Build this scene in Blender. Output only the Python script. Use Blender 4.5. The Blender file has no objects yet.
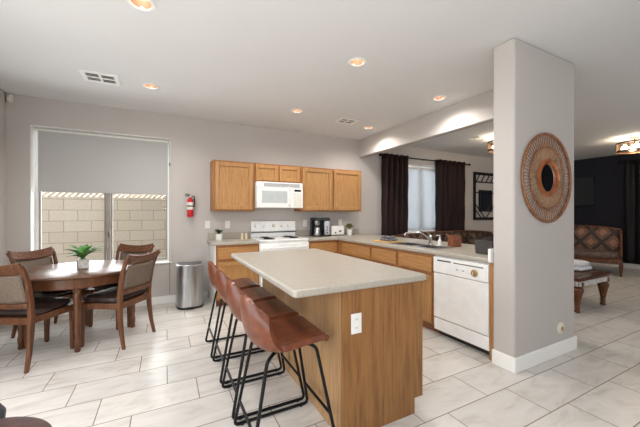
import bpy, bmesh, math, random
from mathutils import Vector, Matrix, noise
random.seed(7)
R = math.radians
S = bpy.context.scene
COL = S.collection

# ------------------------------------------------------------------ camera, world, sun, exposure
cam_d = bpy.data.cameras.new('camera'); cam = bpy.data.objects.new('camera', cam_d); COL.objects.link(cam)
cam.location = (0, 0, 1.37); cam.rotation_euler = (R(90), 0, R(-27.14))
cam_d.sensor_width = 36; cam_d.lens = 302.7 / 640 * 36; cam_d.clip_start = .02; cam_d.clip_end = 200
S.camera = cam
S.view_settings.view_transform = 'Standard'; S.view_settings.look = 'None'
S.view_settings.exposure = 0.34; S.view_settings.gamma = 1.0; S.view_settings.use_curve_mapping = False

W = bpy.data.worlds.new('world'); S.world = W; W.use_nodes = True
wn = W.node_tree.nodes; wl = W.node_tree.links
wn['Background'].inputs['Color'].default_value = (0.90, 0.95, 1.0, 1)
wn['Background'].inputs['Strength'].default_value = 2.2

sun_d = bpy.data.lights.new('sun', 'SUN'); sun_d.energy = 11; sun_d.angle = R(.5); sun_d.color = (1, .96, .9)
sun = bpy.data.objects.new('sun', sun_d); COL.objects.link(sun)
SUN = Vector((-.80, .75, -.80)).normalized()
sun.rotation_euler = SUN.to_track_quat('-Z', 'Y').to_euler()

def area(name, loc, target, sx, sy, power, color=(1, 1, 1)):
    d = bpy.data.lights.new(name, 'AREA'); d.shape = 'RECTANGLE'; d.size = sx; d.size_y = sy; d.energy = power; d.color = color
    o = bpy.data.objects.new(name, d); COL.objects.link(o); o.location = loc
    o.rotation_euler = (Vector(target) - Vector(loc)).to_track_quat('-Z', 'Y').to_euler()
    return o
# daylight of the glazed patio door in the left wall, beside the camera
area('patio_door_daylight', (-1.76, 1.1, 1.25), (3, 1.1, 1.2), 3.8, 2.2, 36, (.94, .97, 1.0))
# added fill at the solid rear wall, brightens the lounge and camera-facing surfaces
area('rear_fill', (5.6, -2.9, 1.3), (5.2, 3, 1.2), 5.0, 2.2, 56, (.93, .96, 1.0))
# daylight through the dining window
area('dining_window_daylight', (-.74, 5.46, 1.55), (-.74, 2, 1.5), 1.55, 1.85, 42, (.93, .97, 1.0))
area('lounge_window_daylight', (5.37, 5.46, 1.72), (5.37, 2, 1.7), 1.25, 1.5, 30, (.95, .98, 1.0))
# added fill behind the camera, aimed up to brighten ceiling and walls
area('ceiling_fill', (.3, -.8, 1.9), (.7, 2.6, 2.9), .8, .8, 36, (.96, .98, 1.0))

# ------------------------------------------------------------------ materials
MATS = {}
def nt(name):
    m = bpy.data.materials.new(name); m.use_nodes = True
    return m, m.node_tree.nodes, m.node_tree.links, m.node_tree.nodes['Principled BSDF']
def c4(c): return (c[0], c[1], c[2], 1)
def srgb(r, g, b):
    f = lambda v: (v / 255 / 12.92) if v / 255 <= .04045 else ((v / 255 + .055) / 1.055) ** 2.4
    return (f(r), f(g), f(b))
def coords(n, l, scale, kind='Object'):
    t = n.new('ShaderNodeTexCoord'); mp = n.new('ShaderNodeMapping'); mp.inputs['Scale'].default_value = scale
    l.new(t.outputs[kind], mp.inputs['Vector']); return mp.outputs['Vector']
def mix(n, l, fac, a, b):
    x = n.new('ShaderNodeMix'); x.data_type = 'RGBA'
    if isinstance(fac, (int, float)): x.inputs[0].default_value = fac
    else: l.new(fac, x.inputs[0])
    for i, v in ((6, a), (7, b)):
        if isinstance(v, tuple): x.inputs[i].default_value = c4(v)
        else: l.new(v, x.inputs[i])
    return x.outputs[2]
def ramp(n, l, fac, stops):
    r = n.new('ShaderNodeValToRGB'); e = r.color_ramp.elements
    while len(e) < len(stops): e.new(.5)
    for i, (p, c) in enumerate(stops): e[i].position = p; e[i].color = c4(c)
    l.new(fac, r.inputs[0]); return r.outputs[0]
def nz(n, l, vec, scale, detail=4, rough=.55, dist=0):
    t = n.new('ShaderNodeTexNoise'); t.inputs['Scale'].default_value = scale; t.inputs['Detail'].default_value = detail
    t.inputs['Roughness'].default_value = rough; t.inputs['Distortion'].default_value = dist
    l.new(vec, t.inputs['Vector']); return t.outputs['Fac']
def bump(n, l, b, h, strength, dist=.01):
    x = n.new('ShaderNodeBump'); x.inputs['Strength'].default_value = strength; x.inputs['Distance'].default_value = dist
    l.new(h, x.inputs['Height']); l.new(x.outputs[0], b.inputs['Normal'])
def mottled(name, c1, c2, rough=.5, metal=0, scale=8, stretch=(1, 1, 1), bmp=0, spec=.5, detail=4, lo=.35, hi=.65):
    m, n, l, b = nt(name); v = coords(n, l, stretch); f = nz(n, l, v, scale, detail)
    l.new(ramp(n, l, f, [(lo, c1), (hi, c2)]), b.inputs['Base Color'])
    b.inputs['Roughness'].default_value = rough; b.inputs['Metallic'].default_value = metal
    b.inputs['Specular IOR Level'].default_value = spec
    if bmp: bump(n, l, b, f, bmp)
    MATS[name] = m; return m
def plain(name, c, rough=.5, metal=0, spec=.5):
    k = .94
    return mottled(name, tuple(x * k for x in c), c, rough, metal, 12, spec=spec)
def emit(name, c, s):
    m, n, l, b = nt(name); b.inputs['Base Color'].default_value = c4(c); b.inputs['Emission Color'].default_value = c4(c)
    b.inputs['Emission Strength'].default_value = s; MATS[name] = m; return m
def wood(name, dark, light, grain='z', rough=.4, fine=26, spec=.4, cath=.6):
    m, n, l, b = nt(name)
    st = {'z': (1, 1, .07), 'x': (.07, 1, 1), 'y': (1, .07, 1)}[grain]
    v = coords(n, l, st)
    w = nz(n, l, v, 4.5, 3, .5, .4)
    mu = n.new('ShaderNodeMath'); mu.operation = 'MULTIPLY'; mu.inputs[1].default_value = 14; l.new(w, mu.inputs[0])
    fr = n.new('ShaderNodeMath'); fr.operation = 'PINGPONG'; fr.inputs[1].default_value = .5; l.new(mu.outputs[0], fr.inputs[0])
    f2 = nz(n, l, v, fine * 3, 5, .7)
    a = n.new('ShaderNodeMath'); a.operation = 'MULTIPLY_ADD'; l.new(fr.outputs[0], a.inputs[0]); a.inputs[1].default_value = cath; 
    l.new(f2, a.inputs[2])
    mid = tuple((p + q) / 2 for p, q in zip(dark, light))
    l.new(ramp(n, l, a.outputs[0], [(.36, dark), (.56, mid), (.82, light)]), b.inputs['Base Color'])
    b.inputs['Roughness'].default_value = rough; b.inputs['Specular IOR Level'].default_value = spec
    bump(n, l, b, f2, .06, .004)
    MATS[name] = m; return m

wall_p = srgb(190, 184, 179)
def paint(name, c, rough=.85):
    m, n, l, b = nt(name); v = coords(n, l, (1, 1, 1)); f = nz(n, l, v, 2.5, 3); f2 = nz(n, l, v, 160, 4)
    l.new(mix(n, l, f, tuple(x * .97 for x in c), tuple(min(1, x * 1.02) for x in c)), b.inputs['Base Color'])
    b.inputs['Roughness'].default_value = rough; b.inputs['Specular IOR Level'].default_value = .25
    bump(n, l, b, f2, .08, .004); MATS[name] = m; return m
paint('wall', wall_p); paint('ceiling_paint', srgb(222, 222, 222)); paint('dark_wall', srgb(38, 38, 46)); paint('white_trim', srgb(240, 239, 236), .45)
mottled('laminate', srgb(158, 150, 138), srgb(177, 170, 158), .38, scale=70, detail=6, lo=.3, hi=.7)
mottled('laminate_edge', srgb(222, 218, 212), srgb(236, 233, 228), .35, scale=60)
wood('oak', srgb(154, 108, 62), srgb(186, 142, 91), cath=.35)
wood('oak_frame_shaded', srgb(140, 90, 48), srgb(170, 118, 70), cath=.35)  # darker than the doors: shade lines around them put into the colour
wood('oak_across', srgb(152, 104, 58), srgb(184, 137, 86), 'y', cath=.35)
wood('oak_across_x', srgb(152, 104, 58), srgb(184, 137, 86), 'x', cath=.35)
wood('oak_panel', srgb(114, 74, 38), srgb(150, 106, 60), rough=.5, fine=20, cath=.5)
wood('oak_side', srgb(150, 112, 72), srgb(182, 144, 102), rough=.45, cath=.4)
wood('toe_kick_wood', srgb(110, 68, 38), srgb(140, 90, 54), 'y')
wood('walnut', srgb(60, 35, 22), srgb(110, 69, 43), 'z', .3)
wood('walnut_top', srgb(70, 46, 33), srgb(112, 80, 60), 'x', .28, spec=.4)
wood('mahogany', srgb(48, 24, 17), srgb(88, 46, 32), 'x', .25)
wood('carved_wood', srgb(52, 28, 16), srgb(112, 66, 36), 'z', .3)
mottled('stool_leather', srgb(96, 50, 31), srgb(124, 68, 43), .32, scale=14, bmp=.05)
plain('leather_stitch', srgb(104, 58, 36), .5)
mottled('seat_leather', srgb(34, 24, 22), srgb(52, 38, 34), .34, scale=10, bmp=.1)
plain('black_metal', srgb(26, 26, 28), .4, .6)
plain('black_plastic', srgb(18, 18, 20), .3)
plain('grey_plastic', srgb(92, 92, 94), .45)
plain('white_enamel', srgb(240, 240, 238), .22)
plain('white_plastic', srgb(232, 231, 226), .4)
plain('ivory_plastic', srgb(222, 214, 196), .45)
plain('white_ceramic', srgb(235, 234, 230), .25)
plain('cream_ceramic', srgb(224, 204, 168), .3)
plain('oven_glass', srgb(190, 196, 196), .12)
plain('screen_black', srgb(14, 15, 20), .12)
plain('screen_sheen', srgb(40, 44, 48), .25)  # television screen, lightened so the colour carries its grey sheen
mottled('steel', srgb(170, 170, 170), srgb(196, 196, 196), .28, 1, 40, (1, 1, .05))
mottled('bowl_steel', srgb(96, 94, 92), srgb(120, 118, 116), .35, 1, 30)
plain('chrome', srgb(215, 215, 215), .12, 1)
plain('slot_dark', srgb(50, 48, 46), .6)
plain('vent_dark', srgb(70, 68, 66), .7)
plain('brass_dial', srgb(176, 150, 96), .35, .5)
plain('extinguisher_red', srgb(196, 28, 36), .3)
plain('label_white', srgb(224, 220, 214), .6)
mottled('leaf_green', srgb(40, 92, 34), srgb(104, 164, 70), .45, scale=20)
mottled('leaf_dark', srgb(30, 52, 30), srgb(74, 96, 52), .5, scale=30)
mottled('leaf_olive', srgb(84, 92, 40), srgb(140, 144, 78), .6, scale=40)
mottled('dark_hide', srgb(48, 24, 20), srgb(78, 42, 34), .5, scale=30, spec=.3)
plain('charcoal', srgb(62, 63, 66), .5)
plain('soil', srgb(52, 40, 30), .9)
mottled('stone_pot', srgb(176, 172, 168), srgb(214, 210, 206), .6, scale=30)
mottled('towel_grey', srgb(60, 60, 66), srgb(130, 130, 136), .95, scale=24, bmp=.5)
mottled('towel_white', srgb(205, 206, 212), srgb(240, 240, 242), .95, scale=24, bmp=.5)
wood('board_wood', srgb(190, 146, 92), srgb(222, 184, 130), 'y')
mottled('caddy_leather', srgb(104, 58, 34), srgb(140, 82, 52), .45, scale=18, bmp=.1)
mottled('basket_weave', srgb(40, 36, 34), srgb(86, 80, 76), .8, scale=60, stretch=(1, 1, 3), bmp=.6)
mottled('curtain_cloth', srgb(32, 19, 18), srgb(54, 34, 30), .6, scale=3, stretch=(6, 6, .3), spec=.3)
mottled('curtain_black', srgb(14, 13, 15), srgb(30, 27, 29), .6, scale=3, stretch=(6, 6, .3), spec=.3)
mottled('rattan', srgb(112, 70, 40), srgb(158, 106, 66), .5, scale=40, stretch=(1, 1, 1))
mottled('rattan_pale', srgb(140, 106, 78), srgb(178, 142, 108), .55, scale=40)
mottled('copper_frame', srgb(132, 72, 36), srgb(178, 108, 60), .35, .3, scale=18)
mottled('cane', srgb(92, 78, 66), srgb(124, 108, 94), .7, scale=120, bmp=.3)
mottled('lamp_baffle', srgb(168, 128, 100), srgb(190, 150, 122), .45)
plain('bronze', srgb(92, 66, 46), .35, .8)
mottled('concrete', srgb(186, 176, 162), srgb(206, 196, 182), .9, scale=10)
mottled('window_frame_taupe', srgb(140, 132, 124), srgb(156, 148, 140), .5)
emit('bulb', (1, .90, .76), 9)
emit('warm_glass', (1, .82, .58), 5)
# mirror, glass
m, n, l, b = nt('mirror_glass'); b.inputs['Base Color'].default_value = (.72, .74, .76, 1); b.inputs['Metallic'].default_value = 1; b.inputs['Roughness'].default_value = .03; MATS['mirror_glass'] = m
m, n, l, b = nt('dark_glass'); b.inputs['Base Color'].default_value = (.02, .025, .035, 1); b.inputs['Roughness'].default_value = .08; MATS['dark_glass'] = m
m, n, l, b = nt('window_glass'); n.remove(b)
g = n.new('ShaderNodeBsdfGlossy'); g.inputs['Roughness'].default_value = .02; t = n.new('ShaderNodeBsdfTransparent'); t.inputs['Color'].default_value = (.96, .97, .97, 1)
fz = n.new('ShaderNodeFresnel'); fz.inputs['IOR'].default_value = 1.10; ms = n.new('ShaderNodeMixShader')
l.new(fz.outputs[0], ms.inputs[0]); l.new(t.outputs[0], ms.inputs[1]); l.new(g.outputs[0], ms.inputs[2]); l.new(ms.outputs[0], n['Material Output'].inputs[0]); MATS['window_glass'] = m
# roller blind: fabric that lets a little daylight through
def blind(name, c, tr):
    m, n, l, b = nt(name); v = coords(n, l, (1, 1, 1)); f = nz(n, l, v, 3, 2)
    col = mix(n, l, f, tuple(x * .96 for x in c), c); n.remove(b)
    d = n.new('ShaderNodeBsdfDiffuse'); t = n.new('ShaderNodeBsdfTranslucent'); x = n.new('ShaderNodeMixShader'); x.inputs[0].default_value = tr
    l.new(col, d.inputs[0]); l.new(col, t.inputs[0]); l.new(d.outputs[0], x.inputs[1]); l.new(t.outputs[0], x.inputs[2]); l.new(x.outputs[0], n['Material Output'].inputs[0]); MATS[name] = m
blind('blind_grey', srgb(190, 188, 185), .14); blind('blind_white', srgb(206, 210, 214), .4)
# damask upholstery: diamonds of lighter brown on dark brown
def damask(name, dark, light, sc, axes):
    m, n, l, b = nt(name); t = n.new('ShaderNodeTexCoord'); sp = n.new('ShaderNodeSeparateXYZ'); l.new(t.outputs['Object'], sp.inputs[0])
    def M(op, a, bb, c=None):
        q = n.new('ShaderNodeMath'); q.operation = op
        for i, v in enumerate((a, bb, c)):
            if v is None: continue
            if isinstance(v, (int, float)): q.inputs[i].default_value = v
            else: l.new(v, q.inputs[i])
        return q.outputs[0]
    u = M('MULTIPLY', sp.outputs[axes[0]], sc); w = M('MULTIPLY', sp.outputs[axes[1]], sc * .8)
    a = M('PINGPONG', M('ADD', u, w), .5); c = M('PINGPONG', M('SUBTRACT', u, w), .5)
    mn = M('MINIMUM', a, c)
    v = coords(n, l, (1, 1, 1)); nn = nz(n, l, v, 45, 4)
    k = M('MULTIPLY_ADD', nn, .22, mn)
    l.new(ramp(n, l, k, [(.12, dark), (.24, dark), (.27, light), (.36, dark), (.42, light)]), b.inputs['Base Color'])
    b.inputs['Roughness'].default_value = .6; MATS[name] = m
damask('damask_side', srgb(44, 28, 22), srgb(138, 96, 74), 2.7, ('Y', 'Z'))
damask('damask_back', srgb(40, 26, 20), srgb(104, 76, 60), 5.0, ('X', 'Z'))
mottled('seat_plush', srgb(78, 62, 56), srgb(112, 94, 86), .7, scale=16, bmp=.2)
# floor tiles: long cream porcelain planks, joints stepping a third of a tile per row
def tile_mat():
    m, n, l, b = nt('floor_tile'); t = n.new('ShaderNodeTexCoord'); sp = n.new('ShaderNodeSeparateXYZ'); l.new(t.outputs['Object'], sp.inputs[0])
    def M(op, *a):
        q = n.new('ShaderNodeMath'); q.operation = op
        for i, v in enumerate(a):
            if isinstance(v, (int, float)): q.inputs[i].default_value = v
            else: l.new(v, q.inputs[i])
        return q.outputs[0]
    ty = M('DIVIDE', M('SUBTRACT', sp.outputs['Y'], 1.130), .3195); row = M('FLOOR', ty); fy = M('FRACT', ty)
    tx = M('DIVIDE', M('ADD', M('SUBTRACT', sp.outputs['X'], .439), M('MULTIPLY', row, .2133)), .645); cx = M('FLOOR', tx); fx = M('FRACT', tx)
    dy = M('MULTIPLY', M('MINIMUM', fy, M('SUBTRACT', 1.0, fy)), .3195); dx = M('MULTIPLY', M('MINIMUM', fx, M('SUBTRACT', 1.0, fx)), .645)
    d = M('MINIMUM', dx, dy)
    mr = n.new('ShaderNodeMapRange'); mr.inputs[1].default_value = .0022; mr.inputs[2].default_value = .0042; l.new(d, mr.inputs[0]); mask = mr.outputs[0]
    cb = n.new('ShaderNodeCombineXYZ'); l.new(cx, cb.inputs[0]); l.new(row, cb.inputs[1]); wnn = n.new('ShaderNodeTexWhiteNoise'); wnn.noise_dimensions = '2D'; l.new(cb.outputs[0], wnn.inputs['Vector'])
    ad = n.new('ShaderNodeVectorMath'); ad.operation = 'MULTIPLY_ADD'; l.new(wnn.outputs['Color'], ad.inputs[0]); ad.inputs[1].default_value = (9, 9, 9); l.new(t.outputs['Object'], ad.inputs[2])
    mp = n.new('ShaderNodeMapping'); mp.inputs['Scale'].default_value = (1, 3, 1); l.new(ad.outputs[0], mp.inputs[0])
    v1 = nz(n, l, mp.outputs[0], 2.2, 6, .6, 1.2)
    base = ramp(n, l, v1, [(.28, srgb(192, 185, 176)), (.48, srgb(216, 211, 204)), (.7, srgb(226, 222, 216))])
    tone = n.new('ShaderNodeMix'); tone.data_type = 'RGBA'; tone.blend_type = 'MULTIPLY'; tone.inputs[0].default_value = 1; l.new(base, tone.inputs[6])
    l.new(ramp(n, l, wnn.outputs['Value'], [(0, (.93, .93, .93)), (1, (1, 1, 1))]), tone.inputs[7])
    l.new(mix(n, l, mask, srgb(128, 112, 98), tone.outputs[2]), b.inputs['Base Color'])
    rr = M('MULTIPLY_ADD', mask, -.45, .75); l.new(rr, b.inputs['Roughness']); b.inputs['Specular IOR Level'].default_value = .5
    bump(n, l, b, mask, .35, .003); MATS['floor_tile'] = m
tile_mat()
# garden block wall
m, n, l, b = nt('block_wall'); v = coords(n, l, (1, 1, 1)); t = n.new('ShaderNodeTexCoord'); sp = n.new('ShaderNodeSeparateXYZ'); cbx = n.new('ShaderNodeCombineXYZ')
l.new(t.outputs['Object'], sp.inputs[0]); l.new(sp.outputs['X'], cbx.inputs[0]); l.new(sp.outputs['Z'], cbx.inputs[1])
br = n.new('ShaderNodeTexBrick'); br.inputs['Scale'].default_value = 1; br.inputs['Brick Width'].default_value = .42; br.inputs['Row Height'].default_value = .205
br.inputs['Mortar Size'].default_value = .006; br.inputs['Color1'].default_value = c4(srgb(188, 175, 160)); br.inputs['Color2'].default_value = c4(srgb(198, 186, 171)); br.inputs['Mortar'].default_value = c4(srgb(156, 143, 128))
l.new(cbx.outputs[0], br.inputs['Vector']); f = nz(n, l, v, 30, 5)
mx = n.new('ShaderNodeMix'); mx.data_type = 'RGBA'; mx.blend_type = 'MULTIPLY'; mx.inputs[0].default_value = 1; l.new(br.outputs['Color'], mx.inputs[6]); l.new(ramp(n, l, f, [(.3, (.88, .88, .88)), (.7, (1, 1, 1))]), mx.inputs[7])
l.new(mx.outputs[2], b.inputs['Base Color']); b.inputs['Roughness'].default_value = .95; MATS['block_wall'] = m

# ------------------------------------------------------------------ geometry kit
class G:
    """collects shapes in one bmesh; build() links it as one mesh object"""
    def __init__(s): s.bm = bmesh.new()
    def quadbox(s, P):
        v = [s.bm.verts.new(p) for p in P]
        for f in ((0, 1, 3, 2), (4, 6, 7, 5), (0, 4, 5, 1), (2, 3, 7, 6), (0, 2, 6, 4), (1, 5, 7, 3)): s.bm.faces.new([v[i] for i in f])
        return s
    def box(s, x0, x1, y0, y1, z0, z1, M=None, mp=None):
        P = [Vector((x, y, z)) for x in (x0, x1) for y in (y0, y1) for z in (z0, z1)]
        if mp: P = [mp(*p) for p in P]
        if M: P = [M @ p for p in P]
        return s.quadbox(P)
    def tube(s, pts, r, seg=8, closed=False, cap=True):
        pts = [Vector(p) for p in pts]; N = len(pts); rs = r if isinstance(r, (list, tuple)) else [r] * N
        T = []
        for i in range(N):
            a = pts[i - 1] if (i or closed) else pts[0]; b_ = pts[(i + 1) % N] if (i < N - 1 or closed) else pts[-1]
            T.append((b_ - a).normalized())
        ref = Vector((0, 0, 1)) if abs(T[0].z) < .9 else Vector((1, 0, 0))
        nrm = (ref - ref.dot(T[0]) * T[0]).normalized(); rings = []
        for i in range(N):
            nrm = (nrm - nrm.dot(T[i]) * T[i]).normalized(); bi = T[i].cross(nrm)
            rings.append([s.bm.verts.new(pts[i] + rs[i] * (math.cos(k * math.tau / seg) * nrm + math.sin(k * math.tau / seg) * bi)) for k in range(seg)])
        for i in range(N if closed else N - 1):
            A, B_ = rings[i], rings[(i + 1) % N]
            for k in range(seg): s.bm.faces.new((A[k], A[(k + 1) % seg], B_[(k + 1) % seg], B_[k]))
        if cap and not closed:
            s.bm.faces.new(rings[0][::-1]); s.bm.faces.new(rings[-1])
        return s
    def lathe(s, prof, M=None, seg=24, sx=1, sy=1, loop=False):
        """prof: (r, z) list around local z; M places it"""
        M = M or Matrix.Identity(4); rings = []
        for r, z in prof:
            if r < 1e-5: rings.append([s.bm.verts.new(M @ Vector((0, 0, z)))])
            else: rings.append([s.bm.verts.new(M @ Vector((sx * r * math.cos(k * math.tau / seg), sy * r * math.sin(k * math.tau / seg), z))) for k in range(seg)])
        for A, B_ in zip(rings, rings[1:] + rings[:1] if loop else rings[1:]):
            for k in range(seg):
                j = (k + 1) % seg
                if len(A) == 1 and len(B_) == 1: continue
                if len(A) == 1: s.bm.faces.new((A[0], B_[j], B_[k]))
                elif len(B_) == 1: s.bm.faces.new((A[k], A[j], B_[0]))
                else: s.bm.faces.new((A[k], A[j], B_[j], B_[k]))
        if len(rings[0]) > 1 and not loop: s.bm.faces.new(rings[0][::-1])
        if len(rings[-1]) > 1 and not loop: s.bm.faces.new(rings[-1])
        return s
    def ring(s, R0, r, M, seg=48, rs=8, sy=1.0):
        pts = [M @ Vector((R0 * math.cos(k * math.tau / seg), R0 * sy * math.sin(k * math.tau / seg), 0)) for k in range(seg)]
        return s.tube(pts, r, rs, closed=True)
    def prism(s, poly, z0, z1, mp=None):
        mp = mp or (lambda x, y, z: Vector((x, y, z)))
        a = [s.bm.verts.new(mp(x, y, z0)) for x, y in poly]; b_ = [s.bm.verts.new(mp(x, y, z1)) for x, y in poly]
        s.bm.faces.new(a[::-1]); s.bm.faces.new(b_)
        for i in range(len(poly)):
            j = (i + 1) % len(poly); s.bm.faces.new((a[i], a[j], b_[j], b_[i]))
        return s
    def slab(s, xs, ys, keep, z0, z1, mp=None):
        """cells of a grid kept by keep(xmid, ymid), extruded z0..z1, one closed skin"""
        mp = mp or (lambda x, y, z: Vector((x, y, z)))
        V = {}
        def vt(i, j, k):
            if (i, j, k) not in V: V[i, j, k] = s.bm.verts.new(mp(xs[i], ys[j], (z0, z1)[k]))
            return V[i, j, k]
        K = {(i, j) for i in range(len(xs) - 1) for j in range(len(ys) - 1) if keep((xs[i] + xs[i + 1]) / 2, (ys[j] + ys[j + 1]) / 2)}
        for i, j in K:
            for k in (0, 1): s.bm.faces.new([vt(i, j, k), vt(i + 1, j, k), vt(i + 1, j + 1, k), vt(i, j + 1, k)])
            for di, dj, e in ((-1, 0, ((i, j), (i, j + 1))), (1, 0, ((i + 1, j), (i + 1, j + 1))), (0, -1, ((i, j), (i + 1, j))), (0, 1, ((i, j + 1), (i + 1, j + 1)))):
                if (i + di, j + dj) not in K: s.bm.faces.new([vt(*e[0], 0), vt(*e[1], 0), vt(*e[1], 1), vt(*e[0], 1)])
        return s
    def grid(s, fn, nu, nv, closed_u=False):
        g = [[s.bm.verts.new(fn(i / (nu if closed_u else nu - 1), j / (nv - 1))) for j in range(nv)] for i in range(nu)]
        for i in range(nu if closed_u else nu - 1):
            for j in range(nv - 1): s.bm.faces.new((g[i][j], g[(i + 1) % nu][j], g[(i + 1) % nu][j + 1], g[i][j + 1]))
        return s
    def pad(s, x0, x1, y0, y1, z0, z1, M=None, p=.25, n=12):
        """a stuffed cushion: superellipsoid"""
        cx, cy, cz = (x0 + x1) / 2, (y0 + y1) / 2, (z0 + z1) / 2; a, b_, c = (x1 - x0) / 2, (y1 - y0) / 2, (z1 - z0) / 2
        sg = lambda v, e: math.copysign(abs(v) ** e, v)
        rows = []
        for j in range(n + 1):
            ph = -math.pi / 2 + math.pi * j / n; row = []
            for i in range(n * 3):
                th = math.tau * i / (n * 3)
                q = Vector((cx + a * sg(math.cos(ph), .55) * sg(math.cos(th), p), cy + b_ * sg(math.cos(ph), .55) * sg(math.sin(th), p), cz + c * sg(math.sin(ph), .7)))
                row.append(M @ q if M else q)
            rows.append(row)
        bot = s.bm.verts.new(rows[0][0]); top = s.bm.verts.new(rows[-1][0]); N = n * 3
        R_ = [[s.bm.verts.new(q) for q in row] for row in rows[1:-1]]
        for i in range(N):
            j = (i + 1) % N
            s.bm.faces.new((bot, R_[0][j], R_[0][i])); s.bm.faces.new((top, R_[-1][i], R_[-1][j]))
            for A, B_ in zip(R_, R_[1:]): s.bm.faces.new((A[i], A[j], B_[j], B_[i]))
        return s
    def build(s, name, mat, parent=None, bevel=0, bseg=2, solid=0, sub=0, sharp=38, flat=False, off=1):
        me = bpy.data.meshes.new(name)
        if parent is not None: bmesh.ops.translate(s.bm, verts=s.bm.verts, vec=-Vector(parent['_o']))
        bmesh.ops.recalc_face_normals(s.bm, faces=s.bm.faces)
        s.bm.to_mesh(me); s.bm.free()
        if not flat:
            for p in me.polygons: p.use_smooth = True
            me.set_sharp_from_angle(angle=R(sharp))
        o = bpy.data.objects.new(name, me); COL.objects.link(o); me.materials.append(MATS[mat])
        if parent is not None: o.parent = parent; o['_o'] = parent['_o']
        if solid:
            q = o.modifiers.new('solid', 'SOLIDIFY'); q.thickness = solid; q.offset = off
        if bevel:
            q = o.modifiers.new('bevel', 'BEVEL'); q.width = bevel; q.segments = bseg; q.limit_method = 'ANGLE'; q.angle_limit = R(40); q.harden_normals = False
        if sub:
            q = o.modifiers.new('sub', 'SUBSURF'); q.levels = sub; q.render_levels = sub
        return o
def T(x, y, z): return Matrix.Translation((x, y, z))
def RX(a): return Matrix.Rotation(R(a), 4, 'X')
def RY(a): return Matrix.Rotation(R(a), 4, 'Y')
def RZ(a): return Matrix.Rotation(R(a), 4, 'Z')
def FACE_Y(x, y, z): return T(x, y, z) @ RX(90)        # local z points to -Y
def FACE_X(x, y, z): return T(x, y, z) @ RY(-90)       # local z points to -X
def fillet(pts, r, n=5, closed=False):
    pts = [Vector(p) for p in pts]; out = []; N = len(pts)
    for i in range(N):
        if not closed and i in (0, N - 1): out.append(pts[i]); continue
        a, b_, c = pts[i - 1], pts[i], pts[(i + 1) % N]; d1 = (a - b_).normalized(); d2 = (c - b_).normalized()
        rr = min(r, (a - b_).length * .45, (c - b_).length * .45); p, q = b_ + d1 * rr, b_ + d2 * rr
        for k in range(n + 1):
            t = k / n; out.append((1 - t) ** 2 * p + 2 * t * (1 - t) * b_ + t * t * q)
    return out
def tag(o, label, cat, group=None):
    o['label'] = label; o['category'] = cat
    if group: o['group'] = group
    return o
def thing(name, loc, label, cat, group=None):
    o = bpy.data.objects.new(name, None); COL.objects.link(o); o.location = loc; o['_o'] = list(loc); o.empty_display_size = .05
    return tag(o, label, cat, group)
def struct(g, name, mat, parent=None, **k):
    o = g.build(name, mat, parent, **k)
    if parent is None: o['kind'] = 'structure'
    return o
def dup(root, loc, rz, label):
    def cp(o, par):
        c = o.copy(); COL.objects.link(c); c.parent = par
        for ch in o.children: cp(ch, c)
        return c
    c = cp(root, None); c.location = loc; c.rotation_euler = (0, 0, rz); c['label'] = label
    return c
my = lambda a, b_, c: Vector((a, c, b_))     # slab in a wall of constant y: (x, z, depth y)
mx_ = lambda a, b_, c: Vector((c, a, b_))    # slab in a wall of constant x: (y, z, depth x)

H = 2.887
BW = 5.20
# ------------------------------------------------------------------ setting
struct(G().box(-1.9, 10.6, -3, 5.38, -.1, 0), 'floor', 'floor_tile')
CANS = ((-.15, 2.525), (-.148, 4.12), (1.716, 2.525), (1.735, 4.13), (3.20, 4.37), (3.20, 2.82))
cxs = sorted({-1.9, 10.6} | {round(x + e, 4) for x, y in CANS for e in (-.064, .064)}); cys = sorted({-3.1, 5.5} | {round(y + e, 4) for x, y in CANS for e in (-.064, .064)})
struct(G().slab(cxs, cys, lambda a, b_: not any(abs(a - x) < .064 and abs(b_ - y) < .064 for x, y in CANS), H, H + .12), 'ceiling', 'ceiling_paint')
struct(G().box(-1.9, 10.6, -3.1, 5.5, H + .121, H + .2), 'roof_slab', 'white_trim')
struct(G().box(-1.9, 10.55, -3.1, -3, 0, H), 'wall_rear', 'wall')
W1 = (-1.55, .075, .60, 2.52); W2 = (4.72, 6.02, .95, 2.50)
inside = lambda w, a, b_: w[0] < a < w[1] and w[2] < b_ < w[3]
struct(G().slab([-1.78, W1[0], W1[1], W2[0], W2[1], 10.4], [0, .60, .95, 2.50, 2.52, H], lambda a, b_: not inside(W1, a, b_) and not inside(W2, a, b_), BW, BW + .18, my), 'wall_back', 'wall')
struct(G().slab([-3, -.85, 3.05, BW + .18], [0, .02, 2.40, H], lambda a, b_: not (-.85 < a < 3.05 and .02 < b_ < 2.40), -1.9, -1.78, mx_), 'wall_left', 'wall')
struct(G().slab([-.85, -.78, 1.06, 1.14, 2.98, 3.05], [.02, .09, 2.33, 2.40], lambda a, b_: not (.09 < b_ < 2.33 and (-.78 < a < 1.06 or 1.14 < a < 2.98)), -1.87, -1.82, mx_), 'door_1', 'white_trim')
struct(G().box(10.4, 10.55, -3, BW + .18, 0, H), 'wall_right', 'dark_wall')
struct(G().box(2.67, 3.69, 1.55, 1.745, 0, H), 'wall_middle', 'wall', bevel=.018, bseg=4)
struct(G().box(3.57, 3.69, 1.745, BW, 2.53, H), 'ceiling_beam', 'wall', bevel=.012, bseg=3)
def bboard(g, x0, x1, y0, y1, h=.115): return g.box(x0, x1, y0, y1, 0, h)
struct(bboard(G(), -1.765, .62, BW - .016, BW), 'baseboard_back', 'white_trim', bevel=.006)
struct(bboard(G(), 3.70, 10.38, BW - .016, BW), 'baseboard_back_lounge', 'white_trim', bevel=.006)
struct(bboard(G(), -1.78, -1.764, 3.06, BW), 'baseboard_left', 'white_trim', bevel=.006)
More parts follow.
